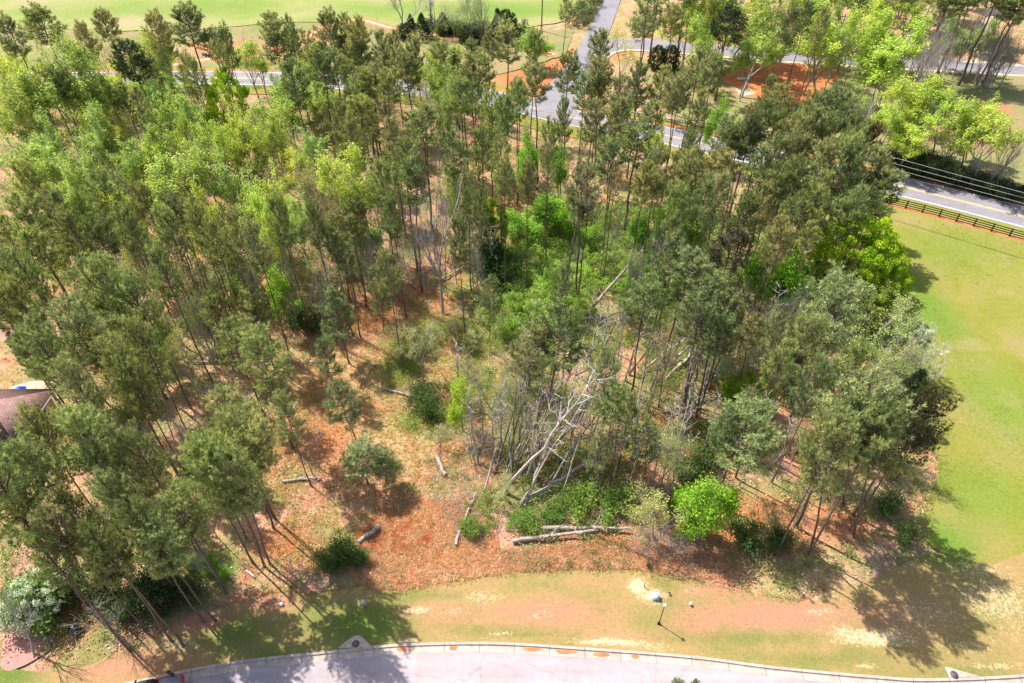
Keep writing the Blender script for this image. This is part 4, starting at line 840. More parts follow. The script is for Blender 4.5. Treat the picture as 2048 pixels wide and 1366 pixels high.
# around the big yellow-green tree
many('T', '1741 434 178 14; 1790 500 110 11', v=0); many('T', '1770 560 110 9; 1660 520 90 9', v=1, col=(.29, .40, .06))
many('M', '1618 487 84 13; 1533 466 62 13; 1580 500 60 11; 1560 540 60 9; 1590 560 70 8')
many('BP', '1693 565 165 20; 1622 637 115 19; 1724 692 115 18; 1741 760 200 21; 1690 840 130 20; 1650 720 90 18'); many('BP', '1854 787 130 18; 1830 850 110 16', col=(.085, .10, .04)); many('BP', '1502 812 175 16', v=1)
many('P', '1430 558 92 16; 1375 502 92 17; 1302 562 92 17; 1347 482 82 17; 1570 690 70; 1780 820 90; 1450 640 80 14'); many('P', '1468 466 92 17', col=(.15, .14, .08))
many('T', '1509 756 104 7', v=1, col=(.26, .45, .03))
many('L', '1793 578 104 11; 1810 620 90 10; 1830 680 90 9; 1810 715 80 8', col=(.42, .55, .18)); many('F', '1861 652 44 7; 1888 694 46 6'); many('C', '1846 742 80 8', look='dark evergreen tree', col=(.05, .09, .035))
many('L', '1550 600 60 12; 1600 640 50 10; 1640 600 60 10; 1490 640 60 8; 1470 700 50 8')
many('B', '1560 590 50 13; 1585 600 40 12; 1610 560 40 13; 1540 570 50 14; 1600 800 60 8; 1410 560 50 12; 1500 560 50 10')
# left middle: dark thin stand, pines above house
many('P', '-10 440 80; 20 572 60 20; 0 500 80; 34 512 74; 68 467 80; 170 442 74; 110 390 60; 250 430 54; 310 500 60; -40 560 80')
many('BP', '192 524 135 20; 256 556 110 19; 137 613 140 20; 68 654 118 20; 260 640 90 19; 210 690 100 19; 130 730 90 19')
many('P', '380 402 54 20; 420 440 54 20; 460 430 50 20; 500 450 44 20; 330 420 50 20; 550 400 46 20; 620 410 46 19')
many('SP', '360 520 40 14; 410 540 40 14')
many('BP', '420 592 80 12; 496 578 84 13; 462 650 100 14; 506 667 122 17; 250 725 94 18; 448 797 134 18; 50 830 112 19; 147 835 112 18; 250 865 84 18; 390 869 90 16; 180 900 100 18; 560 790 70 14')
many('YP', '667 589 70 11; 643 674 50 10; 686 770 66 9.5; 745 530 54 11; 716 885 96 7; 760 905 50 5')
many('M', '297 640 46 7; 451 510 64 9; 470 530 50 7; 600 600 44 3; 540 510 40 12'); many('D', '520 350 70 18; 500 390 70 18; 450 200 50', col=(.48, .64, .13))
many('L', '450 470 60; 560 440 64; 640 440 60; 300 580 50 9; 350 600 50 8; 220 450 60 13; 250 500 60 11; 160 480 60; 700 480 50 9; 600 520 44 8; 660 520 50 8; 780 500 50 8')
many('B', '328 520 54 13; 414 760 84 6; 380 560 50 12; 640 470 50 12; 680 440 50 12; 560 480 50 12; 725 440 50 13; 800 430 50 14; 780 460 50 12; 820 400 60 14; 880 420 50 14; 840 480 40 12; 940 430 50 12; 480 490 50 12; 290 770 70 9; 330 820 60 8; 610 820 60 8; 600 870 60 7')
many('P', '960 380 40 18; 915 440 40 18; 780 400 46 18; 1010 330 40 20')
# left bottom
T('BP', -30, 900, 190, 23, base=(185, 1224)); T('BP', 60, 905, 120, 20, base=(130, 1000)); T('BP', 150, 842, 110, 21, base=(263, 1040))
many('BP', '342 1000 135 15; 275 1048 110 16; 130 992 100 17; 200 960 80 18; 20 990 80 18'); many('P', '90 1020 80 19; 170 1060 90 18; 220 1100 80 16; 60 1080 70 18; 240 1010 70 19')
T('BP', 396, 905, 130, 20, base=(506, 1125)); T('BP', 432, 888, 120, 20, base=(530, 1133)); T('BP', 462, 900, 110, 20, base=(540, 1127)); T('BP', 470, 830, 120, 19, base=(547, 1056)); T('BP', 520, 860, 90, 19, base=(533, 1022))
T('BP', 300, 1060, 110, 17, base=(375, 1200))
many('F', '50 1160 95 5.2; 25 1205 80 4', col=(.66, .70, .54)); many('S', '50 1165 100 4.5; 30 1200 90 3.6; 80 1160 70 4', col=(.20, .33, .09)); T('B', 0, 1180, 110, 9, base=(68, 1308)); T('B', 170, 1200, 90, 6); T('B', 205, 1230, 80, 5)
many('S', '405 1125 60 1.1; 440 1145 40 .9; 385 1120 40 1', col=(.18, .36, .035)); many('S', '690 1092 70 2.4; 660 1110 50 1.8; 715 1110 40 1.6', col=(.08, .16, .03))
many('S', '270 1160 90 3; 310 1190 80 3; 230 1200 80 3; 330 1140 70 3; 200 1160 80 3; 370 1170 70 2.5; 140 1150 80 3', col=(.07, .12, .035))
# leaning trees and trunks of the centre
T('P', 1172, 335, 70, 19, base=(1123, 617)); T('SP', 1178, 350, 60, 20, base=(1153, 607)); T('P', 1130, 625, 115, 17, base=(1066, 957)); T('P', 1080, 660, 80, 15, base=(990, 945), look='leaning thin-crowned pine')
T('BP', 1213, 705, 90, 17, base=(1193, 1002)); T('P', 1240, 780, 70, 15, base=(1200, 985)); T('P', 1400, 585, 110, 17, base=(1362, 870)); T('P', 1440, 600, 80, 15, base=(1392, 833)); T('SP', 1420, 640, 60, 12, base=(1345, 865))
T('K', 1195, 740, 110, 20, base=(1010, 985), v=1, look='long bare tree leaning right'); T('K', 1175, 800, 70, 13, base=(1040, 1012), v=0, look='bare leaning tree'); T('N', 990, 950, 90, 9, base=(1000, 1100), look='whitish stripped dead tree')
T('N', 1235, 380, 60, 16, base=(1210, 560), look='orange-barked dead tree'); T('K', 1255, 690, 60, 13, base=(1180, 880)); T('K', 1120, 760, 60, 14, base=(1050, 960)); T('B', 930, 775, 60, 10, base=(952, 945)); T('B', 1010, 700, 60, 12, base=(1025, 955)); T('B', 900, 690, 70, 9, base=(1000, 850))
for (ax_, ay_, w_, h_, b_) in ((1090, 690, 60, 13, (1012, 935)), (1036, 740, 50, 11, (1022, 965)), (1004, 770, 50, 9, (1000, 900)), (1205, 800, 50, 9, (1085, 975)), (1165, 790, 44, 8, (1112, 900)), (1215, 745, 50, 11, (1117, 890)), (1345, 620, 50, 11, (1258, 748)),
     (1210, 610, 50, 12, (1172, 722)), (1262, 600, 50, 10, (1210, 692)), (1395, 690, 44, 12, (1347, 872)), (1432, 690, 44, 9, (1400, 815)), (937, 775, 50, 11, (955, 942)), (1335, 690, 40, 8, (1300, 780)), (1255, 830, 50, 8, (1228, 960)), (1150, 720, 50, 13, (1095, 880)), (1280, 690, 44, 9, (1230, 790)), (1120, 790, 50, 10, (1040, 950)), (1300, 640, 50, 11, (1250, 760)), (1075, 800, 50, 9, (1030, 930)), (1480, 600, 50, 12, (1420, 760)), (1455, 560, 44, 11, (1410, 690)), (1560, 570, 50, 12, (1520, 730)), (1400, 500, 50, 14, (1345, 650))):
    T('K', ax_, ay_, w_*1.2, h_, base=b_)
for i in range(26):
    bx_, by_ = rg.uniform(1000, 1470), rg.uniform(740, 990); f_ = rg.uniform(.7, 1.2)
    T('K', bx_+rg.uniform(30, 130)*f_, by_-rg.uniform(150, 230)*f_, 46, 10.5*f_, base=(bx_, by_))
T('G', 858, 333, 120, 19, base=(886, 627), look='big purple-grey bare tree'); T('P', 826, 318, 70, 19, base=(841, 575)); T('B', 878, 350, 70, 17, base=(866, 581))
many('K', '1000 760 60 12; 1040 740 56 13; 960 740 56 12; 1280 860 56 9; 1240 850 56 10; 1330 860 50 9; 1290 780 50 11; 1060 810 50 9; 1150 800 50 9; 1350 660 50 12; 1320 700 50 11; 1250 620 50 13; 1220 600 50 12; 985 800 50 10; 1360 800 50 10; 1390 780 50 11', look='thin bare standing trunk'); many('B', '970 850 70 5; 940 880 70 4')
many('L', '793 633 66 6', col=(.66, .60, .22)); T('L', 815, 645, 70, 8, base=(848, 760)); many('M', '916 736 60 10', col=(.48, .68, .09)); many('L', '875 847 50 4; 1320 700 60 9; 1290 760 50 9; 1340 740 50 8; 900 640 90 3; 860 650 80 3; 940 655 70 3; 1010 940 50 5')
many('L', '1330 985 100 8; 1290 1020 60 5; 1350 900 60 7', col=(.50, .54, .18)); many('B', '1330 1060 90 4; 1290 1070 80 3.5; 1370 1060 70 4')
many('YP', '1310 860 54 8; 1200 870 60 9; 1260 800 60 11'); many('M', '1440 948 112 10; 1425 990 80 8', v=1)
T('BP', 1660, 860, 150, 20, base=(1611, 1098)); T('BP', 1762, 830, 150, 20, base=(1707, 1070)); T('BP', 1710, 800, 110, 19, base=(1686, 1008))
many('L', '1546 1030 70 4.5', col=(.24, .28, .10)); many('YP', '990 560 40 9; 1124 530 40 12; 1060 700 60 6')
many('S', '1056 1034 66 1.8; 1160 985 60 2; 1227 990 66 1.8; 933 1045 50 1.6; 1110 1015 44 1.5; 1260 1012 40 1.5', col=(.20, .34, .06))
many('S', '990 525 80 4; 960 500 70 4; 1010 500 70 3.6', col=(.05, .12, .025))
many('S', '578 615 56 3; 620 622 50 3; 650 560 60 3; 400 620 50 2.5; 1500 1050 70 2.4; 1560 1060 60 2.5; 1480 760 60 2.5; 1790 1000 60 2.5; 1820 1060 60 2; 1300 1130 14 .5; 860 800 60 3; 840 770 50 2.4; 1420 900 60 2; 1380 920 70 2.4; 1350 1000 60 2', col=(.09, .16, .035))
T('YP', 1358, 1357, 34, 6, v=0); T('YP', 1396, 1361, 24, 5.5, v=1)
# infill of slim stems where the wood is too thick to read one by one
ZONES = [((0, 150, 330, 420), 32, 'DLDB'), ((330, 130, 760, 380), 32, 'DLDB'), ((700, 80, 1330, 240), 22, 'PPL'), ((1330, 200, 1760, 400), 16, 'PPS'), ((400, 380, 760, 540), 16, 'BLS'), ((1240, 460, 1640, 640), 22, 'LBS'), ((1540, 620, 1860, 900), 10, 'LS'), ((150, 640, 380, 1100), 14, 'LSB'), ((1380, -90, 2060, 30), 66, 'DPDDB'),
 ((-60, 340, 420, 600), 26, 'DLKPLB'), ((-20, 560, 200, 700), 8, 'P'), ((0, 420, 420, 640), 16, 'LLB'), ((-60, 90, 420, 200), 26, 'DDP'), ((420, 100, 900, 180), 26, 'PDLB'), ((880, 640, 1330, 880), 16, 'KKL'), ((1330, 600, 1600, 860), 24, 'KLKP'), ((650, 380, 1000, 540), 26, 'KKP'), ((1840, -20, 2060, 80), 26, 'B'), ((150, 50, 900, 105), 30, 'PDL'), ((1780, 150, 2060, 260), 12, 'DB'), ((560, 400, 1000, 560), 16, 'BBL')]
for (x0, y0, x1, y1), n, ks in ZONES:
    for i in range(n):
        k = ks[i % len(ks)]; tx, ty = rg.uniform(x0, x1), rg.uniform(y0, y1)
        if 350 < tx < 520 and 90 < ty < 270: continue           # nor the round yellow-green one
        if 780 < tx < 940 and 290 < ty < 640: continue          # the big bare tree stands clear
        if 1100 < tx < 1330 and 560 < ty < 1000 and k not in 'BK': continue
        T(k, tx, ty, rg.uniform(44, 64), 2.6 if k == 'S' else rg.uniform(.62, .9)*LIB[k][0][2], look='thin bare standing trunk' if k == 'K' else None)

# labels: kind + place in the row inside a named part of the wood
CX = [330, 680, 1010, 1340, 1690, 9999]; RY = [70, 150, 235, 330, 450, 590, 760, 930, 9999]
PH = [["before the far field at left corner", "against the far field above the scrub strip", "by the dirt track and utility pole", "where the side road meets the county road", "beyond the grey road above the clay lot", "beyond the grey road near sandy driveway"],
 ["on the far left below the field", "in front of the scrub strip", "below the dirt track's bend", "over the pale road junction", "beside the red clay lot", "in the scrub below the grey road"],
 ["in the upper left poplar grove", "around the rounded yellow-green tree", "below the rust-brown dead pine", "just below the road junction", "below the red clay lot", "in the scrub above the guardrail hedge"],
 ["in the pale grove at left edge", "in the light green grove left of centre", "behind the bare purple-grey tree", "in the tall stand behind the thicket", "in the dense stand by the highway", "along the hedge by the guardrail"],
 ["in the dark stand at left edge", "above the litter-strewn clearing", "around the bare purple-grey tree", "along the back of the green thicket", "left of the highway's hidden end", "near the corner of the board fence"],
 ["in the dark trunks above the house", "at the top of the orange clearing", "beside the dark patch of the thicket", "in and beside the green thicket", "left of the big yellow-green tree", "around the big yellow-green tree"],
 ["above the brown-roofed house", "left of the orange clearing", "in the middle of the clearing", "among the leaning central trunks", "right of the leaning grey logs", "along the left edge of the meadow"],
 ["around the brown-roofed house", "over the long trunk shadows", "in the lower orange clearing", "among leaning trunks above the logs", "behind the bright green maple", "at the lower corner of the meadow"],
 ["in the lower left corner", "over the shaded lawn at left", "between clearing and lawn", "above the lawn and crossed logs", "above the lawn near the maple", "by the lower right lawn corner"]]
ORD = ['first', 'second', 'third', 'fourth', 'fifth', 'sixth', 'seventh', 'eighth', 'ninth', 'tenth', 'eleventh', 'twelfth', 'thirteenth', 'fourteenth', 'fifteenth', 'sixteenth']
vis = []
for d in TREES:
    if any((d['base']-e['base']).length < .5 for e in vis): d['base'] += Vector((rg.uniform(-1, 1), rg.uniform(-1, 1), 0)); 
    # keep trees off the roads
    p = np.array(d['base'][:2]); bad = False
    for Lr, w in ((HW, 4.6), (CR, 4.2), (SR, 4.0)):
        if np.min(np.linalg.norm(resample(Lr, 2)-p, axis=1)) < w: bad = True
    if p[1] < kerb_y(p[0])+.5 and d['kind'] != 'YP': bad = True
    if -70 < p[0] < -51.5 and 37 < p[1] < 53.5 and d['base'] is not None:
        bad = True
    if not bad: vis.append(d)
TREES = vis; cells = {}
for d in TREES:
    x, y = d['px']; c = next(i for i, v in enumerate(CX) if x < v); r_ = next(i for i, v in enumerate(RY) if y < v)
    cells.setdefault((d['look'], r_, c), []).append(d)
NROW = {1: [''], 2: ['back row ', 'front row '], 3: ['back row ', 'middle row ', 'front row '], 4: ['hindmost row ', 'second row ', 'third row ', 'front row ']}
for (look, r_, c), L in cells.items():
    L.sort(key=lambda d: d['px'][1]); nr = 1 if len(L) <= 7 else (2 if len(L) <= 16 else (3 if len(L) <= 30 else 4))
    for q in range(nr):
        sub = L[q*len(L)//nr:(q+1)*len(L)//nr]; sub.sort(key=lambda d: d['px'][0]); n = len(sub)
        for i, d in enumerate(sub):
            o = place_tree(d)
            pos = '' if n == 1 and nr == 1 else (('left one, ' if i == 0 else 'right one, ') if n == 2 else (('leftmost, ' if i == 0 else 'rightmost, ') if i in (0, n-1) else ORD[i]+' from left, '))
            tag(o, f"{look}, {NROW[nr][q]}{pos}{PH[r_][c]}", CATG[d['kind']], GRP[d['kind']])
import collections; print('TREES', len(TREES), collections.Counter(NAME[d['kind']] for d in TREES))

# ------------------------------------------------------------------ fallen and leaning logs
def logx(p0, z0, p1, z1, r0, r1, label, mat=None, br=5, name='fallen_log', sd=1):
    a, b = np.array(at(*p0, z0)), np.array(at(*p1, z1)); rng = np.random.default_rng(sd+int(p0[0])); o0 = a.copy(); n = 9
    P = a+(b-a)*np.linspace(0, 1, n)[:, None]-o0; P[1:-1] += rng.normal(size=(n-2, 3))*.07
    root = empty(name, o0); g = Geo(); g.tube(P, np.linspace(r0, r1, n), 8); link('trunk', g.mesh('log', True), root, mat or M_PALE)
    if br:
        g = Geo(); d = unit(b-a)
        for i in range(br):
            f = rng.uniform(.35, .98); q = P[0]+(P[-1]-P[0])*f; dd = unit(d*.8+rng.normal(size=3)*.6+np.array([0, 0, .3])); L = rng.uniform(.8, 2.6)
            Q = bend_path(q, dd, L, .1, 4, rng, .15); g.tube(Q, np.linspace(r1*.45+.01, .01, 5), 4, cap=False)
            for j in range(2): S = bend_path(Q[2+j], unit(dd+rng.normal(size=3)*.6), L*.45, .1, 3, rng, .15); g.tube(S, np.linspace(.02, .006, 4), 3, cap=False)
        link('branches', g.mesh('branches', True), root, mat or M_PALE)
    return tag(root, label, 'log', 'fallen and leaning logs')
logx((871, 912), .25, (890, 950), .25, .24, .2, 'short thick sawn log lying in the pinkish brush above the lawn', br=0)
logx((757, 1053), .25, (716, 1084), .25, .26, .22, 'short sawn log lying by the dark green bush above the lawn', br=0)
logx((1083, 1056), .3, (1260, 1056), .5, .24, .12, 'upper of two crossed logs above the lawn')
logx((1025, 1082), .25, (1190, 1060), .7, .22, .14, 'lower of two crossed logs above the lawn')
logx((1039, 1008), .3, (1262, 872), 2.2, .26, .10, 'long pale log lying across the orange ground among leaning trunks', br=8)
logx((1020, 925), .2, (1090, 880), .3, .18, .14, 'pale bark-stripped log behind the long leaning tree')
logx((912, 1090), .2, (950, 985), .4, .17, .08, 'slender pale log at the edge of the pinkish brush heap', br=8)
logx((1005, 600), .25, (1045, 566), .3, .2, .16, 'pale log lying at the left rim of the green thicket', br=0)
logx((996, 553), .3, (1030, 548), .3, .3, .26, 'thick log end showing in the dark thicket corner', br=0)
logx((1160, 640), .3, (1285, 500), 6.5, .24, .12, 'big grey fallen pine slanting up right through the thicket', br=12, name='leaning_log')
logx((1345, 632), .3, (1432, 520), 5, .14, .05, 'thin straight pale pole leaning right of the thicket', br=3, name='leaning_log')
logx((1335, 730), .3, (1400, 672), 2.5, .26, .16, 'thick grey log propped at a slant right of centre', br=2, name='leaning_log')
logx((1350, 738), .3, (1393, 700), 1.2, .22, .16, 'reddish grey log under the slanting grey one', br=2)
logx((1285, 740), .3, (1420, 640), 4, .2, .08, 'long thin log slanting up right behind the propped ones', br=6, name='leaning_log')
logx((1330, 760), .3, (1480, 610), 5, .16, .05, 'long slender trunk leaning far right over green brush', br=8, name='leaning_log')
logx((1395, 685), .3, (1500, 560), 6, .14, .05, 'slim leaning stem left of the dark hollow', br=5, name='leaning_log')
logx((1420, 752), .2, (1480, 760), .2, .14, .10, 'short pale log in green brush near the bright low tree', br=1)
logx((1380, 810), .2, (1440, 790), .2, .16, .08, 'pale log on orange ground right of two straight trunks', br=4)
logx((1325, 823), .2, (1400, 832), .2, .14, .09, 'thin log across orange ground below the propped logs', br=4)
logx((1395, 825), .2, (1345, 812), .2, .12, .06, 'short thin log left of two straight trunks', br=4)
logx((370, 723), .2, (640, 724), .2, .14, .10, 'long straight thin pole lying across the upper clearing', br=0)
logx((565, 962), .2, (640, 955), .2, .15, .10, 'dark log lying in shade in the lower clearing', mat=M_GREY, br=4)
logx((765, 775), .2, (835, 795), .2, .13, .08, 'thin grey log in grass right of the young pines', mat=M_GREY, br=3)
logx((905, 520), .3, (990, 475), .3, .2, .12, 'pale log lying behind the standing bare trees', br=3)
logx((880, 560), .25, (935, 530), .25, .18, .12, 'log on pink litter left of the dark thicket corner', br=3)
logx((365, 610), .3, (385, 580), .5, .2, .06, 'pale broken treetop lying in the left litter', br=14)
logx((270, 500), .3, (300, 530), .3, .1, .06, 'thin pale pole in the left stand', br=0)
logx((500, 545), .2, (560, 530), .2, .14, .08, 'thin log on pink litter at the clearing top', br=4)
logx((640, 470), .2, (700, 500), .2, .14, .08, 'log lying between thin bare trees above the clearing', br=4)
logx((1570, 680), .3, (1620, 590), 3, .12, .05, 'slim leaning stem by the dark hollow', br=5, name='leaning_log')
logx((1560, 770), .2, (1610, 755), .3, .2, .14, 'reddish log under the big right-hand pines', br=5)
logx((1120, 470), .4, (1170, 445), .8, .1, .05, 'thin white dead stem in the top of the thicket', br=3)
logx((965, 990), .3, (1000, 870), 4, .13, .05, 'slim pale trunk leaning over the brush heap', br=8, name='leaning_log')
logx((1050, 1010), .3, (1110, 850), 6, .16, .06, 'pale leaning trunk crossing the long log', br=8, name='leaning_log')

# ------------------------------------------------------------------ ground cover that nobody could count
def scatter_poly(poly, n, rng):
    A = np.array(W2(poly)); lo, hi = A.min(0), A.max(0); out = []
    tot = 0
    while tot < n:
        P = rng.uniform(lo, hi, (n*2, 2)); P = P[inpoly(P, A)]; out.append(P); tot += len(P)
    return np.concatenate(out)[:n]
rng = np.random.default_rng(77)
WOOD = [(-60, 1250), (30, 1325), (230, 1310), (385, 1222), (560, 1180), (714, 1165), (810, 1178), (1090, 1138), (1261, 1138), (1480, 1170), (1600, 1195), (1740, 1150), (1850, 1085), (1870, 930), (1840, 820), (1770, 730), (1700, 600), (1650, 480), (1560, 380), (1300, 270), (1130, 245), (850, 190), (600, 172), (-200, 170)]
CLEAR = [(560, 700), (700, 560), (900, 590), (960, 700), (1000, 1120), (700, 1150), (560, 1150), (520, 950)]
def stuff(name, label, cat, P, hgt, r, nl, ls, mat, col, pct=.5):
    g = Geo(); n = len(P); s = rng.uniform(.4, 1.3, n); C = np.repeat(np.c_[P, np.zeros(n)], nl, 0); rr = np.repeat(s, nl)[:, None]
    off = rng.normal(size=(n*nl, 3))*np.array([r, r, hgt*.4])*rr; off[:, 2] = np.abs(off[:, 2])
    tt = np.clip(np.repeat(rng.normal(.5, .25, n), nl), 0, 1)
    g.leaves(C+off, unit(rng.normal(size=(n*nl, 3))+np.array([0, 0, .7])), ls*rng.uniform(.6, 1.3, n*nl), ls*.7, tt, rng)
    o = link(name, g.mesh(name), None, mat); o.color = (*col, 1); tag(o, label, cat, kind='stuff'); return o
CEN = [(760, 640), (900, 640), (1100, 640), (1480, 620), (1560, 760), (1500, 900), (1300, 900), (1290, 1010), (950, 1020), (900, 880), (780, 860)]
PCN = scatter_poly(CEN, 2900, rng); PCN = PCN[np.array([mnoise.noise(Vector((x*.16, y*.16, 12))) for x, y in PCN]) > -.05]
stuff('undergrowth', 'light green low brush between the leaning trunks', 'undergrowth', PCN, .9, .5, 60, .15, M_LEAF, (.30, .42, .10))
AW, AC = np.array(W2(WOOD)), np.array(W2(CLEAR))
PW = scatter_poly(WOOD, 8500, rng)
dn = np.array([mnoise.noise(Vector((x*.09, y*.09, 9))) for x, y in PW]); PW = PW[(dn > -.08) & ~(inpoly(PW, AC) & (rng.random(len(PW)) < .8))]
h_ = len(PW)//2
stuff('undergrowth', 'green saplings and low bushes growing under the wood', 'undergrowth', PW[:h_], 1.6, .6, 70, .17, M_LEAF, (.22, .34, .09))
stuff('undergrowth', 'dull olive brush growing under the wood', 'undergrowth', PW[h_:], 1.3, .6, 60, .15, M_LEAF, (.30, .30, .14))
TH = [(953, 641), (960, 600), (1010, 590), (1050, 560), (960, 545), (955, 500), (1010, 480), (1060, 420), (1150, 420), (1250, 450), (1340, 520), (1320, 600), (1200, 580), (1180, 640), (1100, 670), (1022, 695), (985, 675)]
def mound(P, hm, r, per, ls, col, name, label):
    g = Geo(); n = len(P); z = np.array([.9+mnoise.noise(Vector((x*.22, y*.22, 2)))*1.1 for x, y in P])*hm; z = np.clip(z, .25, None)
    off = unit(rng.normal(size=(n, per, 3)))*(rng.uniform(.3, 1, (n, per, 1))**.5)*r*rng.uniform(.6, 1.3, (n, 1, 1)); C = (np.c_[P, z*rng.uniform(.35, 1, n)][:, None]+off).reshape(-1, 3); C[:, 2] = np.abs(C[:, 2])
    g.leaves(C, unit(off.reshape(-1, 3)+rng.normal(size=C.shape)*.4+np.array([0, 0, .3])), ls*rng.uniform(.6, 1.3, len(C)), ls*.6, np.clip(np.repeat(rng.normal(.5, .22, n), per), 0, 1), rng)
    o = link(name, g.mesh(name), None, M_LEAF); o.color = (*col, 1); return tag(o, label, 'thicket', kind='stuff')
mound(scatter_poly(TH, 1500, rng), 2.0, .6, 70, .2, (.36, .56, .11), 'vine_thicket', 'bright green vine thicket sprawling in the middle of the wood')
mound(scatter_poly([(1200, 420), (1420, 420), (1480, 560), (1420, 640), (1250, 640), (1200, 560)], 700, rng), 1.6, .6, 60, .2, (.30, .47, .11), 'vine_thicket', 'mid green brush thicket right of the bright vine thicket')
mound(scatter_poly([(925, 1010), (960, 980), (1060, 1010), (1160, 960), (1260, 970), (1275, 1010), (1180, 1010), (1080, 1050), (960, 1075)], 85, rng), 1.0, .36, 80, .14, (.26, .42, .09), 'low_bushes', 'row of low green bushes above the crossed logs')
mound(scatter_poly([(1780, 345), (1900, 372), (2048, 418), (2300, 480), (2300, 440), (2048, 392), (1900, 345), (1780, 318)], 900, rng), 1.5, .6, 60, .2, (.05, .075, .03), 'hedge', 'dark tangled brush behind the guardrail')
mound(scatter_poly([(1480, 102), (1640, 110), (1800, 116), (1810, 90), (1640, 82), (1480, 78)], 500, rng), 1.8, .8, 60, .28, (.07, .13, .035), 'hedge', 'dark brush along the far side of the grey county road')
mound(scatter_poly([(840, 66), (1040, 72), (1060, 55), (850, 50)], 300, rng), 1.5, .8, 60, .28, (.055, .09, .04), 'hedge', 'dark brush between cedars along the dirt track')
mound(scatter_poly([(1130, 55), (1175, 62), (1200, 20), (1215, -30), (1180, -40), (1165, 10)], 300, rng), 2.2, .9, 50, .28, (.10, .14, .05), 'hedge', 'grey-green brush along the left side of the side road')
# dry grass tufts, litter and twigs
def tufts(P, k, L, w, col, name, label, cat, up=1.0):
    g = Geo(); n = len(P); D = unit(rng.normal(size=(n*k, 3))*.6+np.array([0, 0, up])); D[:, 2] = np.abs(D[:, 2])
    g.blades(np.repeat(np.c_[P, np.full(n, -.02)], k, 0)+rng.normal(size=(n*k, 3))*np.array([.1, .1, 0]), D, L*rng.uniform(.5, 1.3, n*k), w, np.clip(np.repeat(rng.normal(.5, .3, n), k), 0, 1), rng)
    o = link(name, g.mesh(name), None, M_LEAF); o.color = (*col, 1); return tag(o, label, cat, kind='stuff')
PC = scatter_poly(CLEAR, 12000, rng); tufts(PC, 7, .3, .05, (.74, .52, .25), 'dry_grass', 'tan dry grass tufts over the clearing', 'grass', .5)
PC = scatter_poly([(714, 1170), (760, 1178), (810, 1180), (936, 1158), (1090, 1138), (1261, 1138), (1480, 1170), (1450, 1100), (1250, 1080), (1000, 1100), (960, 1000), (760, 1000), (690, 1120)], 9000, rng); tufts(PC, 7, .28, .05, (.82, .56, .36), 'dry_grass', 'reddish tan dry weeds bordering the lawn', 'grass', .5)
PC = scatter_poly([(700, 1080), (770, 1020), (870, 1050), (860, 1100), (760, 1110)], 80, rng); tufts(PC, 16, .42, .06, (.72, .28, .08), 'rusty_weeds', 'rusty orange weed clumps above the lawn', 'weeds', .7)
PC = scatter_poly(WOOD, 9000, rng); tufts(PC, 6, .32, .06, (.17, .22, .06), 'forest_grass', 'short green grass in the wood', 'grass', .8)
g = Geo()
for zone, n in ((WOOD, 4200), ([(860, 900), (960, 940), (990, 1000), (940, 1100), (880, 1050), (850, 960)], 260), ([(940, 880), (1250, 800), (1450, 850), (1400, 1080), (1000, 1090)], 900), ([(1250, 1060), (1400, 1060), (1400, 1130), (1250, 1110)], 120)):
    P = scatter_poly(zone, n, rng)
    for x, y in P:
        a = rng.uniform(0, 6.28); L = rng.uniform(.4, 2.4); z = rng.uniform(.02, .3); e = rng.uniform(-.05, .35)
        g.tube([(x, y, z), (x+L*.5*math.cos(a), y+L*.5*math.sin(a), z+L*.4*e+.05), (x+L*math.cos(a+.25), y+L*math.sin(a+.25), z+L*e)], [.022, .016, .006], 3, rng.random(), cap=False)
o = link('fallen_branches', g.mesh('fallen_branches'), None, M_PALE); tag(o, 'pale fallen branches and twigs strewn over the forest floor', 'branches', kind='stuff')
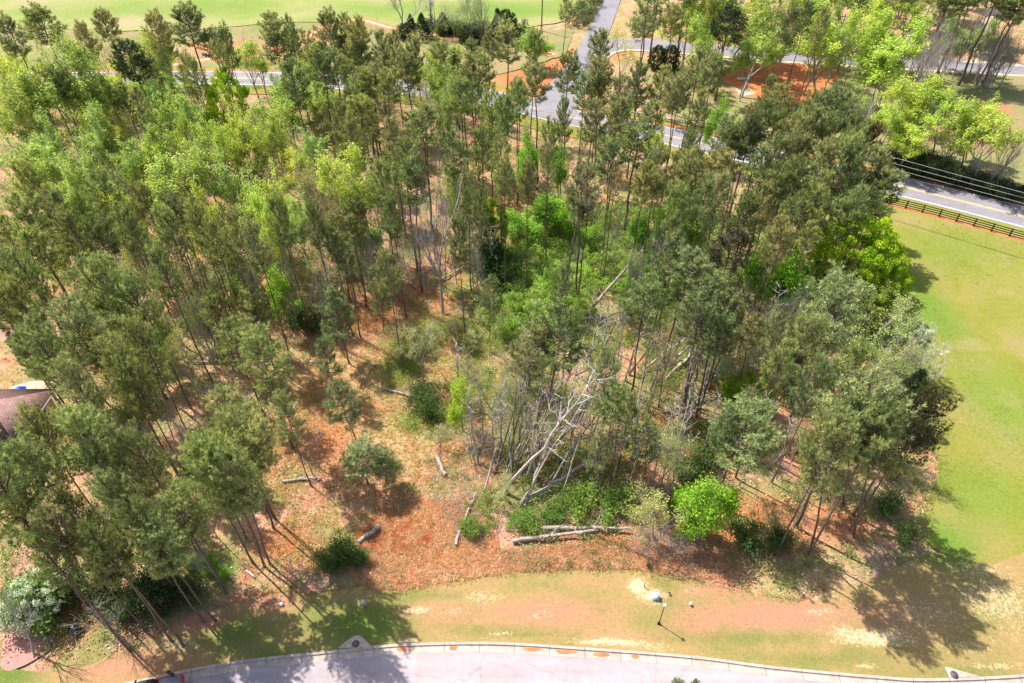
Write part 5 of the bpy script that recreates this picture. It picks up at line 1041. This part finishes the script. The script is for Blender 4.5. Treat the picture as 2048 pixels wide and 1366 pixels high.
# chunky leaf litter
P = scatter_poly(WOOD, 42000, rng); g = Geo()
g.leaves(np.c_[P, rng.uniform(0, .06, len(P))], unit(rng.normal(size=(len(P), 3))*.5+np.array([0, 0, 1])), rng.uniform(.12, .34, len(P)), .14, rng.random(len(P)), rng)
m_, nt_, out_ = newmat('leaf_litter'); a_ = N(nt_, 'ShaderNodeAttribute', attribute_name='tint'); finish(nt_, out_, ramp(nt_, a_.outputs['Fac'], [(0, (.22, .13, .09)), (.4, (.48, .27, .16)), (.7, (.66, .46, .31)), (1, (.74, .60, .46))]), .9)
tag(link('leaf_litter', g.mesh('leaf_litter'), None, m_), 'brown leaf litter over the forest floor', 'leaf litter', kind='stuff')
# straw flecks on the lawn
LW = [(740, 1200), (936, 1170), (1090, 1150), (1261, 1148), (1480, 1190), (1800, 1140), (2048, 1110), (2048, 1340), (1860, 1350), (1380, 1306), (988, 1283), (810, 1284)]
P = scatter_poly(LW, 9000, rng); P = P[np.array([mnoise.noise(Vector((x*.25, y*.4, 4))) for x, y in P]) > .02]
tufts(P, 3, .12, .04, (.75, .62, .42), 'straw', 'pale straw flecks scattered over the lawn', 'straw', .15)

# weeds and tufts over the meadow, thicker along the wood's edge
PM = scatter_poly([(1800, 420), (1912, 446), (2048, 485), (2048, 1100), (1977, 1120), (1900, 1105), (1865, 1060), (1880, 930), (1850, 820), (1800, 640)], 7000, rng)
PM = PM[np.array([mnoise.noise(Vector((x*.12, y*.12, 7)))+.5*mnoise.noise(Vector((x*.6, y*.6, 8))) for x, y in PM]) > .08]
tufts(PM, 5, .16, .05, (.30, .30, .06), 'meadow_weeds', 'low weed tufts scattered over the meadow', 'weeds', .5)
EL = resample(W2([(1700, 560), (1780, 740), (1850, 850), (1880, 930), (1858, 1000), (1850, 1090)]), .12); EL = EL+rng.normal(size=EL.shape)*.45
tufts(EL, 8, .4, .06, (.34, .40, .12), 'edge_grass', 'ragged longer grass along the edge of the meadow', 'grass', .8)
EL = resample(W2([(500, 1196), (560, 1186), (640, 1186), (714, 1172), (760, 1183), (810, 1184), (870, 1172), (936, 1162), (1010, 1150), (1090, 1142), (1180, 1140), (1261, 1141), (1340, 1158), (1400, 1166), (1519, 1190), (1590, 1203)]), .1); EL = EL+rng.normal(size=EL.shape)*.2
tufts(EL, 7, .28, .05, (.48, .40, .17), 'edge_grass', 'ragged grass along the mown edge of the lawn', 'grass', .8)
